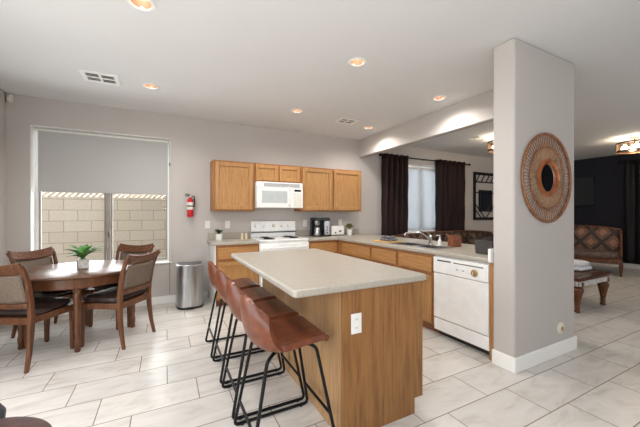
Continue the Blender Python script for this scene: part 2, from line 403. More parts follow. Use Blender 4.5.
struct(bboard(G(), 10.384, 10.4, -3, BW - .016), 'baseboard_right', 'white_trim', bevel=.006)
struct(G().slab([2.654, 2.67, 3.69, 3.706], [1.534, 1.55, 1.745], lambda x, y: y < 1.55 or x < 2.67 or x > 3.69, 0, .135), 'baseboard_middle', 'white_trim', bevel=.007, bseg=3)

def window(name, w, y0, split):
    x0, x1, z0, z1 = w
    f = struct(G().slab([x0, x0 + .04, split - .03, split + .03, x1 - .04, x1], [z0, z0 + .05, z1 - .05, z1], lambda a, b_: not (z0 + .05 < b_ < z1 - .05 and (x0 + .04 < a < split - .03 or split + .03 < a < x1 - .04)), y0, y0 + .045, my), name, 'white_trim', bevel=.004)
    f['_o'] = [0, 0, 0]
    for a, b_ in ((x0 + .04, split - .03), (split + .03, x1 - .04)):
        G().slab([a, a + .022, b_ - .022, b_], [z0 + .05, z0 + .075, z1 - .075, z1 - .05], lambda p, q: not (a + .022 < p < b_ - .022 and z0 + .075 < q < z1 - .075), y0 - .008, y0 + .03, my).build('sash', 'window_frame_taupe', f, bevel=.003)
        G().box(a + .02, b_ - .02, y0 + .012, y0 + .018, z0 + .07, z1 - .07).build('pane', 'window_glass', f)
    return f
w1 = window('window_1', W1, BW + .155, -.735)
G().box(-.757, -.713, BW + .128, BW + .153, .65, 2.47).build('mullion', 'window_frame_taupe', w1, bevel=.004)
G().box(-.735, -.725, BW + .118, BW + .128, 1.02, 1.10).build('latch', 'black_plastic', w1, bevel=.003)
w2 = window('window_2', W2, BW + .135, 5.37)
struct(G().slab([W1[0] - .001, W1[0] + .006, W1[1] - .006, W1[1] + .001], [W1[2] - .001, W1[2] + .006, W1[3] - .006, W1[3] + .001], lambda a, b_: not (W1[0] + .006 < a < W1[1] - .006 and W1[2] + .006 < b_ < W1[3] - .006), BW + .001, BW + .153, my), 'trim_1', 'white_trim')
struct(G().box(W1[0] - .02, W1[1] + .02, BW - .02, BW + .15, .607, .625), 'trim_2', 'white_trim', bevel=.005)

# outside
struct(G().box(-5, 12, 5.5, 9, -.12, -.02), 'garden_ground', 'concrete')
struct(G().box(-14, -1.95, -9, 5.45, -.12, -.02), 'patio_ground', 'concrete')
struct(G().box(-5, 12, 7.2, 7.4, -.02, 2.3), 'garden_wall', 'block_wall')
po = struct(G().box(-5, 3.6, 5.39, 6.40, 2.46, 2.54), 'patio_roof', 'white_trim')
po['_o'] = [0, 0, 0]
g = G()
for i in range(62):
    x = -2.2 + i * .093; g.box(x, x + .044, 6.40, 6.98, 2.505, 2.515)
g.build('slats', 'white_trim', po, flat=True)

# ------------------------------------------------------------------ roller blinds
t = thing('roller_blind', (-.74, BW + .06, 1.66), 'grey roller blind half lowered over the dining window', 'blind')
G().box(-1.505, .04, BW + 0.108, BW + 0.112, 1.68, 2.49).build('fabric', 'blind_grey', t)
G().box(-1.505, .04, BW + 0.103, BW + 0.117, 1.66, 1.684).build('hem_bar', 'blind_grey', t, bevel=.004)
G().tube([(-1.54, BW + 0.125, 2.49), (.06, BW + 0.125, 2.49)], .022, 12).build('roller', 'white_plastic', t)
G().tube([(.05, BW + .09, 2.49), (.066, BW - .02, 2.40), (.066, BW - .022, .62), (.066, BW - .022, .14)], .003, 6).build('chain', 'slot_dark', t)
G().box(.058, .074, BW - .035, BW - .002, 2.10, 2.145).build('clip', 'slot_dark', t, bevel=.003)
t = thing('roller_blind', (5.37, BW + .06, .97), 'pale roller blind fully lowered between the dark brown curtains', 'blind')
G().box(4.735, 6.005, BW + .058, BW + .062, .97, 2.40).build('fabric', 'blind_white', t)
G().tube([(4.73, BW + .075, 2.41), (6.01, BW + .075, 2.41)], .018, 12).build('roller', 'white_plastic', t)

# ------------------------------------------------------------------ ceiling fittings
def can_light(x, y, label):
    t = thing('recessed_light', (x, y, H), label, 'ceiling light', 'recessed lights in the kitchen ceiling')
    M = T(x, y, H)
    G().lathe([(.066, -.001), (.068, -.008), (.088, -.007), (.093, -.001)], M, 32, loop=True).build('trim_ring', 'white_trim', t)
    G().lathe([(.067, -.002), (.062, .03), (.052, .075), (.0, .076), (.0, .078), (.054, .077), (.064, .03), (.069, -.002)], M, 28, loop=True).build('baffle', 'lamp_baffle', t)
    G().lathe([(.0, .045), (.026, .047), (.034, .058), (.030, .072), (0, .074)], M, 24).build('lamp', 'bulb', t)
    d = bpy.data.lights.new('can_lamp', 'SPOT'); d.energy = 38; d.color = (1, .95, .90); d.spot_size = R(158); d.spot_blend = .7; d.shadow_soft_size = .06
    o = bpy.data.objects.new('can_lamp', d); COL.objects.link(o); o.parent = t; o.location = (0, 0, -.03)
can_light(-.15, 2.525, 'large recessed ceiling light cut by the top edge of the photo')
can_light(-.148, 4.12, 'recessed ceiling light just right of the air vent above the dining table')
can_light(1.716, 2.525, 'recessed ceiling light above the middle of the island, alone in the ceiling')
can_light(1.735, 4.13, 'recessed ceiling light in front of the stove, left of the small air vent')
can_light(3.20, 4.37, 'recessed ceiling light tucked in the corner by the beam and back wall')
can_light(3.20, 2.82, 'recessed ceiling light beside the beam, nearest the white wall stub')

def vent(x, y, sx, sy, label):
    t = thing('air_vent', (x, y, H), label, 'vent', 'ceiling air vents')
    G().slab([x - sx, x - sx + .045, x - .012, x + .012, x + sx - .045, x + sx], [y - sy, y - sy + .045, y - .010, y + .010, y + sy - .045, y + sy],
             lambda a, b_: not (abs(a - x) < sx - .045 and abs(b_ - y) < sy - .045 and abs(a - x) > .012 and abs(b_ - y) > .010), H - .012, H - .001).build('frame', 'white_trim', t, bevel=.003)
    G().box(x - sx + .04, x + sx - .04, y - sy + .04, y + sy - .04, H - .0035, H - .0015).build('duct', 'vent_dark', t)
    g = G()
    for k in range(6):
        yy = y - sy + .055 + k * (2 * sy - .11) / 5
        g.box(x - sx + .045, x + sx - .045, -.005, .005, -.0006, .0006, None, lambda a, b_, c: Vector((a, yy + b_ * .5, H - .008 + b_ * .5 + c)))
    g.build('louvres', 'white_trim', t, flat=True)
vent(-.635, 4.12, .175, .15, 'white square air vent in the ceiling above the dining table')
vent(2.65, 4.21, .165, .13, 'white air vent in the ceiling above the right upper cabinets')
vent(5.60, 3.95, .17, .12, 'white air vent in the lounge ceiling, seen under the beam')

def drum_light(x, y, label):
    t = thing('flush_ceiling_light', (x, y, H), label, 'ceiling light', 'lounge ceiling lights')
    M = T(x, y, 0)
    G().lathe([(.07, H - .001), (.07, H - .02), (.03, H - .03), (.012, H - .035), (.012, 2.72), (0, 2.72)], M, 24).build('canopy', 'bronze', t)
    G().lathe([(.262, 2.79), (.27, 2.79), (.27, 2.762), (.262, 2.762)], M, 36, loop=True).build('top_band', 'bronze', t)
    G().lathe([(.262, 2.60), (.27, 2.60), (.27, 2.628), (.262, 2.628)], M, 36, loop=True).build('bottom_band', 'bronze', t)
    g = G()
    for k in range(24):
        a = k * math.tau / 24; c, s_ = math.cos(a) * .264, math.sin(a) * .264
        g.tube([(x + c, y + s_, 2.62), (x + c, y + s_, 2.77)], .005, 5)
    for k in range(3):
        a = k * math.tau / 3; g.tube([(x, y, 2.775), (x + .262 * math.cos(a), y + .262 * math.sin(a), 2.775)], .006, 5)
    g.build('cage', 'bronze', t)
    for k in range(4):
        a = k * math.tau / 4 + .5
        b_ = G().lathe([(0, 2.63), (.05, 2.645), (.062, 2.68), (.04, 2.72), (.016, 2.735), (.016, 2.76), (0, 2.76)], T(x + .14 * math.cos(a), y + .14 * math.sin(a), 0), 14).build('bulb', 'warm_glass', t)
    d = bpy.data.lights.new('drum_lamp', 'POINT'); d.energy = 26; d.color = (1, .84, .64); d.shadow_soft_size = .1
    o = bpy.data.objects.new('drum_lamp', d); COL.objects.link(o); o.parent = t; o.location = (0, 0, -.17)
drum_light(8.30, 2.50, 'bronze drum ceiling light in front of the dark lounge wall')
drum_light(5.90, 3.64, 'bronze drum ceiling light half hidden behind the wall stub, by the lattice frame')

t = thing('motion_sensor', (-1.76, BW - .02, 2.72), 'white motion sensor high in the left corner of the dining wall', 'sensor')
G().box(-.03, .03, -.028, .02, 2.765, 2.865, T(-1.733, BW - .03, 0) @ RZ(-40)).build('housing', 'ivory_plastic', t, bevel=.012, bseg=3)
G().box(-.02, .02, -.033, -.02, 2.785, 2.825, T(-1.733, BW - .03, 0) @ RZ(-40)).build('lens', 'white_plastic', t, bevel=.006)

# ------------------------------------------------------------------ kitchen: cabinets
FY = lambda yf: (lambda a, b_, c: Vector((a, yf - c, b_)))      # front facing -Y: a=x, b=z, c=outwards
FX = lambda xf: (lambda a, b_, c: Vector((xf - c, a, b_)))      # front facing -X: a=y
def ab(g, mp, a0, a1, b0, b1, c0, c1): return g.box(a0, a1, b0, b1, c0, c1, None, mp)
def door(par, mp, a0, a1, b0, b1, mat='oak', fr=.062):
    g = G(); ab(g, mp, a0, a0 + fr, b0, b1, 0, .024); ab(g, mp, a1 - fr, a1, b0, b1, 0, .024); ab(g, mp, a0 + fr, a1 - fr, b0, b0 + fr, 0, .024); ab(g, mp, a0 + fr, a1 - fr, b1 - fr, b1, 0, .024)
    d = g.build('door', mat, par, bevel=.005)
    ab(G(), mp, a0 + fr - .002, a1 - fr + .002, b0 + fr - .002, b1 - fr + .002, 0, .007).build('panel', mat, d)
    return d
def drawer(par, mp, a0, a1, b0, b1, mat):
    return ab(G(), mp, a0, a1, b0, b1, 0, .022).build('drawer', mat, par, bevel=.007, bseg=3)
def carcass(par, x0, x1, y0, y1, z0, z1, mat='oak_frame_shaded'): return G().box(x0, x1, y0, y1, z0, z1).build('body', mat, par, bevel=.002)

uf = 4.90
t = thing('upper_cabinet', (.985, 5.05, 1.41), 'single oak wall cabinet left of the microwave, nearest the red extinguisher', 'cabinet', 'oak wall cabinets')
carcass(t, .655, 1.310, uf, BW - .002, 1.41, 2.20); door(t, FY(uf), .69, 1.275, 1.432, 2.175)
t = thing('upper_cabinet', (1.72, 5.05, 1.895), 'short two-door oak wall cabinet directly above the white microwave', 'cabinet', 'oak wall cabinets')
carcass(t, 1.312, 2.126, uf, BW - .002, 1.895, 2.20); door(t, FY(uf), 1.325, 1.705, 1.915, 2.175, fr=.055); door(t, FY(uf), 1.735, 2.105, 1.915, 2.175, fr=.055)
t = thing('upper_cabinet', (2.77, 5.05, 1.41), 'tall two-door oak wall cabinet right of the microwave, above the coffee maker', 'cabinet', 'oak wall cabinets')
carcass(t, 2.128, 3.42, uf, BW - .002, 1.41, 2.20); door(t, FY(uf), 2.165, 2.755, 1.432, 2.175); door(t, FY(uf), 2.795, 3.395, 1.432, 2.175)

bf = 4.60
CT0, CT = .906, .950
t = thing('base_cabinet', (.96, 4.9, 0), 'oak base cabinet left of the stove beside the steel trash can', 'cabinet', 'oak base cabinets')
G().box(.66, 1.295, bf, BW - .002, .10, CT0 - .001).build('body', 'oak_frame_shaded', t, bevel=.002)
G().box(.645, .66, bf, BW - .002, .0, CT0 - .001).build('side_panel', 'white_plastic', t, bevel=.002)
G().box(.66, 1.295, bf + .07, BW - .002, 0, .10).build('toe_kick', 'toe_kick_wood', t)
drawer(t, FY(bf), .685, 1.275, .695, .865, 'oak_across_x'); door(t, FY(bf), .685, 1.275, .125, .655)
cf = 2.72
t = thing('base_cabinet', (2.75, 4.9, 0), 'oak corner base cabinet right of the stove under the coffee maker', 'cabinet', 'oak base cabinets')
G().slab([2.142, cf, 3.55], [4.458, bf, BW - .002], lambda x, y: x > cf or y > bf, .10, CT0 - .001).build('body', 'oak_frame_shaded', t, bevel=.002)
G().box(2.142, cf + .07, bf + .07, BW - .002, 0, .0995).build('toe_kick', 'toe_kick_wood', t)
drawer(t, FY(bf), 2.17, 2.69, .695, .865, 'oak_across_x'); door(t, FY(bf), 2.17, 2.69, .125, .655)
for y0, y1, lab, two in ((3.630, 4.456, 'widest oak base cabinet of the peninsula, next to the corner by the small potted plant', True), (3.060, 3.628, 'narrow middle oak base cabinet of the peninsula, under the cutting board', False), (2.462, 3.058, 'oak sink base cabinet directly left of the white dishwasher', False)):
    t = thing('base_cabinet', (3.1, (y0 + y1) / 2, 0), lab, 'cabinet', 'oak base cabinets')
    x_b = 3.55
    if y1 > 3.5:
        G().box(cf, x_b, y0, y1, .10, CT0 - .001).build('body', 'oak_frame_shaded', t, bevel=.002)
    else:   # open-topped under the sink
        G().box(cf, cf + .02, y0, y1, .10, CT0 - .001).box(x_b - .02, x_b, y0, y1, .10, CT0 - .001).box(cf + .0195, x_b - .0195, y0, y1, .10, .12).box(cf + .0195, x_b - .0195, y0, y0 + .02, .119, .74).box(cf + .0195, x_b - .0195, y1 - .02, y1, .119, .74).build('body', 'oak_frame_shaded', t, bevel=.002)
    G().box(cf + .07, x_b, y0, y1, 0, .0995).build('toe_kick', 'toe_kick_wood', t)
    drawer(t, FX(cf), y0 + .025, y1 - .025, .695, .865, 'oak_across')
    if two:
        m_ = (y0 + y1) / 2; door(t, FX(cf), y0 + .025, m_ - .005, .125, .655); door(t, FX(cf), m_ + .005, y1 - .025, .125, .655)
    else: door(t, FX(cf), y0 + .025, y1 - .025, .125, .655)
tag(G().box(2.702, 3.55, 1.752, 1.798, 0, CT0 - .001).build('end_panel', 'oak', None, bevel=.002), 'narrow upright oak end panel between the dishwasher and the wall stub', 'panel')
tag(G().box(3.552, 3.575, 1.752, BW - .002, 0, CT0 - .001).build('back_panel', 'oak_side', None), 'long oak panel closing the lounge side of the peninsula', 'panel')

# worktops
t = thing('worktop', (.95, 4.9, CT0), 'short beige laminate worktop left of the stove', 'worktop')
G().box(.605, 1.292, 4.565, BW - .002, CT0, CT).build('slab', 'laminate', t, bevel=.010, bseg=3)
G().box(.62, 1.29, BW - .024, BW - .003, CT, 1.055).build('backsplash', 'laminate', t, bevel=.004)
t = thing('worktop', (3.0, 3.4, CT0), 'long L-shaped beige laminate worktop holding the sink and coffee maker', 'worktop')
SX0, SX1, SY0, SY1 = 2.82, 3.14, 2.56, 3.30
G().slab([2.142, 2.685, SX0, SX1, 3.72], [1.752, SY0, SY1, 4.565, BW - .002], lambda x, y: (x > 2.685 or y > 4.565) and not (SX0 < x < SX1 and SY0 < y < SY1), CT0, CT).build('slab', 'laminate', t, bevel=.010, bseg=3)
G().box(2.145, 3.56, BW - .024, BW - .003, CT, 1.055).build('backsplash', 'laminate', t, bevel=.004)
G().box(2.645, 3.55, 1.748, 1.775, CT - .03, 1.045).build('end_splash', 'white_trim', t, bevel=.005)

# sink
t = thing('sink', (2.98, 2.93, CT), 'stainless double-bowl sink set in the peninsula worktop', 'sink')
G().slab([SX0 - .02, SX0 + .015, SX1 - .015, SX1 + .02], [SY0 - .02, SY0 + .015, 2.915, 2.945, SY1 - .015, SY1 + .02], lambda x, y: not (SX0 + .015 < x < SX1 - .015 and (SY0 + .015 < y < 2.915 or 2.945 < y < SY1 - .015)), CT, CT + .006).build('rim', 'steel', t, bevel=.002)
for a, b_ in ((SY0 + .015, 2.915), (2.945, SY1 - .015)):
    g = G(); x0, x1 = SX0 + .015, SX1 - .015
    V = [g.bm.verts.new(p) for p in ((x0, a, CT + .001), (x1, a, CT + .001), (x1, b_, CT + .001), (x0, b_, CT + .001), (x0 + .02, a + .02, .79), (x1 - .02, a + .02, .79), (x1 - .02, b_ - .02, .79), (x0 + .02, b_ - .02, .79))]
    for q in ((0, 1, 5, 4), (1, 2, 6, 5), (2, 3, 7, 6), (3, 0, 4, 7), (4, 5, 6, 7)): g.bm.faces.new([V[i] for i in q])
    bo = g.build('bowl', 'bowl_steel', t, solid=.002, flat=True)
    G().lathe([(.035, .7915), (.035, .794), (.015, .793), (0, .792)], T((x0 + x1) / 2, (a + b_) / 2, 0)).build('drain', 'chrome', bo)
t = thing('faucet', (3.220, 2.980, CT), 'low-arc chrome kitchen faucet with a single lever behind the sink', 'faucet')
G().lathe([(.0, CT + .001), (.032, CT + .001), (.030, CT + .012), (.022, CT + .02), (.021, CT + .10), (.024, CT + .105), (.020, CT + .13), (0, CT + .135)], T(3.220, 2.980, 0)).build('base', 'chrome', t)
G().tube(fillet([(3.215, 2.985, CT + .06), (3.120, 3.060, CT + .165), (2.970, 3.190, CT + .15), (2.960, 3.200, CT + .115)], .04), .011, 10).build('spout', 'chrome', t)
G().tube([(3.220, 2.980, CT + .13), (3.240, 3.060, CT + .165)], .006, 8).build('lever', 'chrome', t)
t = thing('soap_dispenser', (3.260, 2.860, CT), 'small white soap dispenser beside the faucet', 'dispenser')
G().lathe([(0, CT + .001), (.024, CT + .001), (.024, CT + .06), (.012, CT + .075), (.010, CT + .10), (0, CT + .10)], T(3.260, 2.860, 0), 16).build('bottle', 'white_ceramic', t)
G().tube([(3.260, 2.860, CT + .099), (3.260, 2.860, CT + .125), (3.220, 2.880, CT + .13)], .008, 8).build('pump', 'white_ceramic', t)

# dishwasher
t = thing('dishwasher', (3.0, 2.13, 0), 'white built-in dishwasher with a round dial at the peninsula end', 'dishwasher')
D0, D1 = 1.803, 2.458
G().box(cf + .005, 3.30, D0 + .004, D1 - .004, .10, CT0 - .004).build('tub', 'white_plastic', t)
G().box(cf + .075, cf + .10, D0, D1, .0, .10).build('toe_kick', 'slot_dark', t)
ab(G(), FX(cf), D0 + .002, D1 - .004, .218, .712, -.004, .020).build('door', 'white_enamel', t, bevel=.006, bseg=3)
ab(G(), FX(cf), D0 + .002, D1 - .004, .075, .208, -.004, .014).build('kick_panel', 'white_enamel', t, bevel=.004)
cp = ab(G(), FX(cf), D0 + .002, D1 - .004,   .717, .888, -.004, .026).build('control_panel', 'white_enamel', t, bevel=.006, bseg=3)
ab(G(), FX(cf), 2.22, 2.40, .845, .860, .026, .028).build('vent_slot', 'slot_dark', cp, bevel=.001)
ab(G(), FX(cf), 1.85, 2.19, .845, .856, .026, .028).build('button_strip', 'grey_plastic', cp, bevel=.001)
kn = G().lathe([(0, .0), (.036, .0), (.036, .006), (.024, .010), (.022, .026), (0, .027)], FACE_X(cf - .026, 1.945, .785), 24).build('dial', 'brass_dial', cp)
G().box(cf - .056, cf - .050, 1.942, 1.948, .767, .803).build('pointer', 'white_plastic', kn)
for k in range(2): ab(G(), FX(cf), 2.06 + k * .07, 2.085 + k * .07, .782, .790, .026, .029).build('button', 'grey_plastic', cp, bevel=.001)

# stove
t = thing('stove', (1.715, 4.88, 0), 'white electric coil stove against the back wall under the microwave', 'stove')
s0, s1, sf = 1.300, 2.140, 4.575
G().box(s0, s1, sf + .02, BW - .004, .06, .925).build('body', 'white_enamel', t, bevel=.004)
G().box(s0 + .01, s1 - .01, sf + .06, BW - .05, .0, .06).build('plinth', 'slot_dark', t)
G().box(s0 - .002, s1 + .002, sf - .005, BW - .06, .926, .956).build('cooktop', 'white_enamel', t, bevel=.010, bseg=3)
od = ab(G(), FY(sf + .02), s0 + .008, s1 - .008, .28, .890, 0, .035).build('oven_door', 'white_enamel', t, bevel=.006)
ab(G(), FY(sf - .015), s0 + .16, s1 - .16, .42, .70, 0, .002).build('glass', 'dark_glass', od)
G().tube(fillet([(s0 + .07, sf - .015, .83), (s0 + .07, sf - .055, .83), (s1 - .07, sf - .055, .83), (s1 - .07, sf - .015, .83)], .02), .011, 8).build('handle', 'white_enamel', od)
ab(G(), FY(sf + .02), s0 + .008, s1 - .008, .075, .265, 0, .03).build('drawer', 'white_enamel', t, bevel=.006)
bx = G()
bk = bx.prism([(BW - .06, .957), (BW - .004, .957), (BW - .004, 1.235), (BW - .045, 1.235), (BW - .075, 1.06), (BW - .06, 1.05)], s0 + .01, s1 - .01, lambda a, b_, c: Vector((c, a, b_))).build('control_panel', 'white_enamel', t, bevel=.006)
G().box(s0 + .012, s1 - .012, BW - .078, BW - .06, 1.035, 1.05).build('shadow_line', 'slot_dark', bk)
for i, x in enumerate((1.40, 1.53, 1.715, 1.86, 1.99)):
    M = T(x, BW - .058, 1.155) @ RX(90 - 10)
    k_ = G().lathe([(0, 0), (.034, 0), (.030, .012), (.022, .014), (.020, .03), (0, .031)], M, 20).build('knob', 'white_enamel' if i != 2 else 'ivory_plastic', bk)
for x, y, r in ((1.50, 4.74, .095), (1.93, 4.74, .078), (1.50, 5.0, .078), (1.93, 5.0, .095)):
    M = T(x, y, 0)
    bp = G().lathe([(0, .9565), (r + .012, .9565), (r + .016, .960), (r + .008, .9585), (0, .9575)], M, 28).build('drip_pan', 'chrome', t)
    pts = [(x + (.018 + (r - .02) * k / 70) * math.cos(k * .27), y + (.018 + (r - .02) * k / 70) * math.sin(k * .27), .9685) for k in range(71)]
    G().tube(pts, .0065, 6).build('coil', 'black_metal', bp)

# microwave
t = thing('microwave', (1.715, 4.99, 1.46), 'white over-the-range microwave hung below the short oak cabinet', 'microwave')
m0, m1, mf = 1.313, 2.124, 4.81
G().box(m0, m1, mf, BW - .003, 1.462, 1.892).build('body', 'white_enamel', t, bevel=.006)
vg = ab(G(), FY(mf), m0, m1, 1.80, 1.888, 0, .016).build('vent_grille', 'white_enamel', t, bevel=.006)
g = G()
for k in range(5): ab(g, FY(mf - .016), m0 + .12, m1 - .06, 1.815 + k * .012, 1.820 + k * .012, 0, .0015)
g.build('slits', 'vent_dark' if False else 'grey_plastic', vg, flat=True)
dr = ab(G(), FY(mf), m0, 1.885, 1.466, 1.796, 0, .024).build('door', 'white_enamel', t, bevel=.008, bseg=3)
ab(G(), FY(mf - .024), m0 + .085, 1.835, 1.545, 1.742, 0, .002).build('door_window', 'oven_glass', dr)
G().tube(fillet([(1.868, mf - .02, 1.50), (1.868, mf - .05, 1.52), (1.868, mf - .05, 1.75), (1.868, mf - .02, 1.77)], .02), .009, 8).build('handle', 'white_enamel', dr)
kp = ab(G(), FY(mf), 1.89, m1, 1.466, 1.796, 0, .022).build('keypad', 'white_enamel', t, bevel=.006)
ab(G(), FY(mf - .022), 1.965, 2.085, 1.742, 1.776, 0, .002).build('display', 'screen_black', kp)
g = G()
for i in range(3):
    for j in range(6): ab(g, FY(mf - .022), 1.955 + i * .05, 1.99 + i * .05, 1.50 + j * .037, 1.524 + j * .037, 0, .0015)
g.build('buttons', 'ivory_plastic', kp, flat=True)

# island
t = thing('kitchen_island', (1.27, 2.58, 0), 'freestanding oak kitchen island with a beige laminate top in the middle', 'island')
IY0, IY1 = 1.55, 3.22
G().box(.962, 1.58, IY0 + .021, IY1, .10, CT0 - .001).build('body', 'oak_side', t)
G().prism([(.946, 0), (1.524, 0), (1.524, .105), (1.598, .105), (1.598, CT0 - .001), (.946, CT0 - .001)], IY0, IY0 + .02, lambda a, b_, c: Vector((a, c, b_))).build('end_panel', 'oak_panel', t, bevel=.002)
G().box(.946, .961, IY0 + .021, 2.412, 0, CT0 - .001).build('side_panel', 'oak_side', t, bevel=.0015)
G().box(.946, .961, 2.420, IY1, 0, CT0 - .001).build('side_panel', 'oak_side', t, bevel=.0015)
G().box(.962, 1.524, IY0 + .021, IY1, 0, .099).build('toe_kick', 'toe_kick_wood', t)
FXp = lambda a, b_, c: Vector((1.58 + c, a, b_))
for k in range(3):
    a0 = IY0 + .03 + k * .545; drawer(t, FXp, a0 + .015, a0 + .53, .695, .865, 'oak_across'); door(t, FXp, a0 + .015, a0 + .53, .125, .655)
def rrect(x0, x1, y0, y1, r, n=6):
    out = []
    for cx, cy, a0 in ((x1 - r, y0 + r, -90), (x1 - r, y1 - r, 0), (x0 + r, y1 - r, 90), (x0 + r, y0 + r, 180)):
        for k in range(n + 1): a = R(a0 + 90 * k / n); out.append((cx + r * math.cos(a), cy + r * math.sin(a)))
    return out
G().prism(rrect(.622, 1.622, 1.522, 3.285, .03), CT0, CT).build('countertop', 'laminate', t, bevel=.012, bseg=4)

# outlets and switches
def plate(x, y, z, label, kind, face='y', mat='white_plastic'):
    t = thing('wall_outlet' if kind == 'outlet' else 'light_switch', (x, y, z), label, 'outlet' if kind == 'outlet' else 'switch', 'wall plates')
    mp = FY(y)
    p = ab(G(), mp, x - .038, x + .038, z - .062, z + .062, .0005, .006).build('plate', mat, t, bevel=.003)
    if kind == 'outlet':
        for dz in (-.026, .026):
            s_ = ab(G(), mp, x - .017, x + .017, z + dz - .016, z + dz + .016, .006, .008).build('socket', mat, t, bevel=.003)
            g = G()
            for dx in (-.007, .007): ab(g, mp, x + dx - .0012, x + dx + .0012, z + dz - .004, z + dz + .007, .008, .0085)
            g.build('slots', 'slot_dark', s_, flat=True)
    else:
        ab(G(), mp, x - .006, x + .006, z - .011, z + .011, .006, .016).build('toggle', mat, t, bevel=.002)
    return t
plate(1.043, IY0, .697, 'white electrical outlet on the near end panel of the island', 'outlet')
plate(.616, BW, 1.19, 'white light switch on the wall left of the oak wall cabinet', 'switch')
plate(.931, BW, 1.185, 'white wall outlet above the small dark-leaved plant on the left worktop', 'outlet')
plate(2.345, BW, 1.185, 'white wall outlet between the stove and the coffee maker', 'outlet')
plate(3.115, BW, 1.19, 'white wall outlet above the white toaster', 'outlet')
t = thing('door_chime_plug', (3.41, 1.55, .262), 'small round cream cover low on the wall stub', 'wall cover')
G().lathe([(0, .0005), (.058, .0005), (.056, .012), (.040, .018), (0, .020)], FACE_Y(3.41, 1.55, .262), 28).build('cover', 'ivory_plastic', t)
G().lathe([(.012, .0195), (.020, .021), (.020, .024), (.0, .025)], FACE_Y(3.41, 1.55, .262), 20).build('center_button', 'brass_dial', t)

# ------------------------------------------------------------------ bar stools (local: facing +X)
def make_stool():
    t = thing('bar_stool', (0, 0, 0), '', 'bar stool', 'brown leather bar stools at the island')
    prof = [(.212, .588), (.222, .612), (.203, .632), (.12, .634), (.015, .620), (-.065, .604), (-.125, .598), (-.178, .616), (-.214, .672), (-.232, .745), (-.240, .820), (-.240, .890)]
    hw = [.140, .170, .190, .196, .202, .207, .212, .215, .212, .202, .186, .150]
    def at(u, v):
        f = v * (len(prof) - 1); i = min(int(f), len(prof) - 2); k = f - i
        x = prof[i][0] * (1 - k) + prof[i + 1][0] * k; z = prof[i][1] * (1 - k) + prof[i + 1][1] * k; w = hw[i] * (1 - k) + hw[i + 1] * k
        s_ = abs(u * 2 - 1); b_ = max(0, min(1, (v - .42) / .28)); b_ = b_ * b_ * (3 - 2 * b_); tt = max(0, (v - .60) / .40)
        x += b_ * .095 * s_ ** 2.4
        z += .003 * s_ ** 3 + .030 * math.exp(-((v - .56) / .14) ** 2) * s_ ** 3 - tt ** 2 * .095 * s_ ** 2.6
        return Vector((x, (u * 2 - 1) * w, z))
    G().grid(at, 17, 30).build('seat_shell', 'stool_leather', t, solid=.034, sub=1, off=0, sharp=180, bevel=.010)
    def nrm(u, v):
        e = .01; du = at(min(1, u + e), v) - at(max(0, u - e), v); dv = at(u, min(1, v + e)) - at(u, max(0, v - e)); n_ = du.cross(dv).normalized()
        return n_ * (.017 if n_.z + n_.x > 0 else -.017)
    G().tube([at(.03, .36 + .62 * k / 20) + nrm(.03, .36 + .62 * k / 20) for k in range(21)] + [at(.03 + .94 * k / 12, .98) + nrm(.03 + .94 * k / 12, .98) for k in range(1, 12)] + [at(.97, .36 + .62 * k / 20) + nrm(.97, .36 + .62 * k / 20) for k in range(20, -1, -1)], .0032, 6).build('piping', 'leather_stitch', t)
    for s_ in (-1, 1):
        y = s_ * .205; yt = s_ * .160
        loop = fillet([(-.255, y, .012), (-.150, yt, .556), (-.08, s_ * .10, .574), (.10, s_ * .10, .590), (.155, s_ * .15, .574), (.262, y, .012)], .032, 6, closed=True)
        G().tube(loop, .0105, 8, closed=True).build('leg_frame', 'black_metal', t)
        for x in (-.205, .21): G().lathe([(.010, 0), (.012, .001), (.012, .006), (.008, .008)], T(x, y, 0), 10).build('foot_pad', 'black_plastic', t)
    for x, z in ((.2315, .17), (-.2245, .17)):
        yy = .205 - .045 * z / .6
        G().tube([(x, -yy, z), (x, yy, z)], .0095, 8).build('foot_rail', 'black_metal', t)
    for x in (-.06, .06): G().tube([(x, -.10, .580 + .09 * x), (x, .10, .580 + .09 * x)], .009, 8).build('seat_support', 'black_metal', t)
    return t
st = make_stool()
st.location = (.652, 1.775, 0); st['label'] = 'brown leather bar stool nearest the camera, at the near end of the island'
dup(st, (.652, 2.243, 0), 0, 'brown leather bar stool second from the near end of the island')
dup(st, (.648, 2.718, 0), 0, 'brown leather bar stool third from the near end of the island')
dup(st, (.640, 3.200, 0), 0, 'brown leather bar stool at the far end of the island, closest to the trash can')

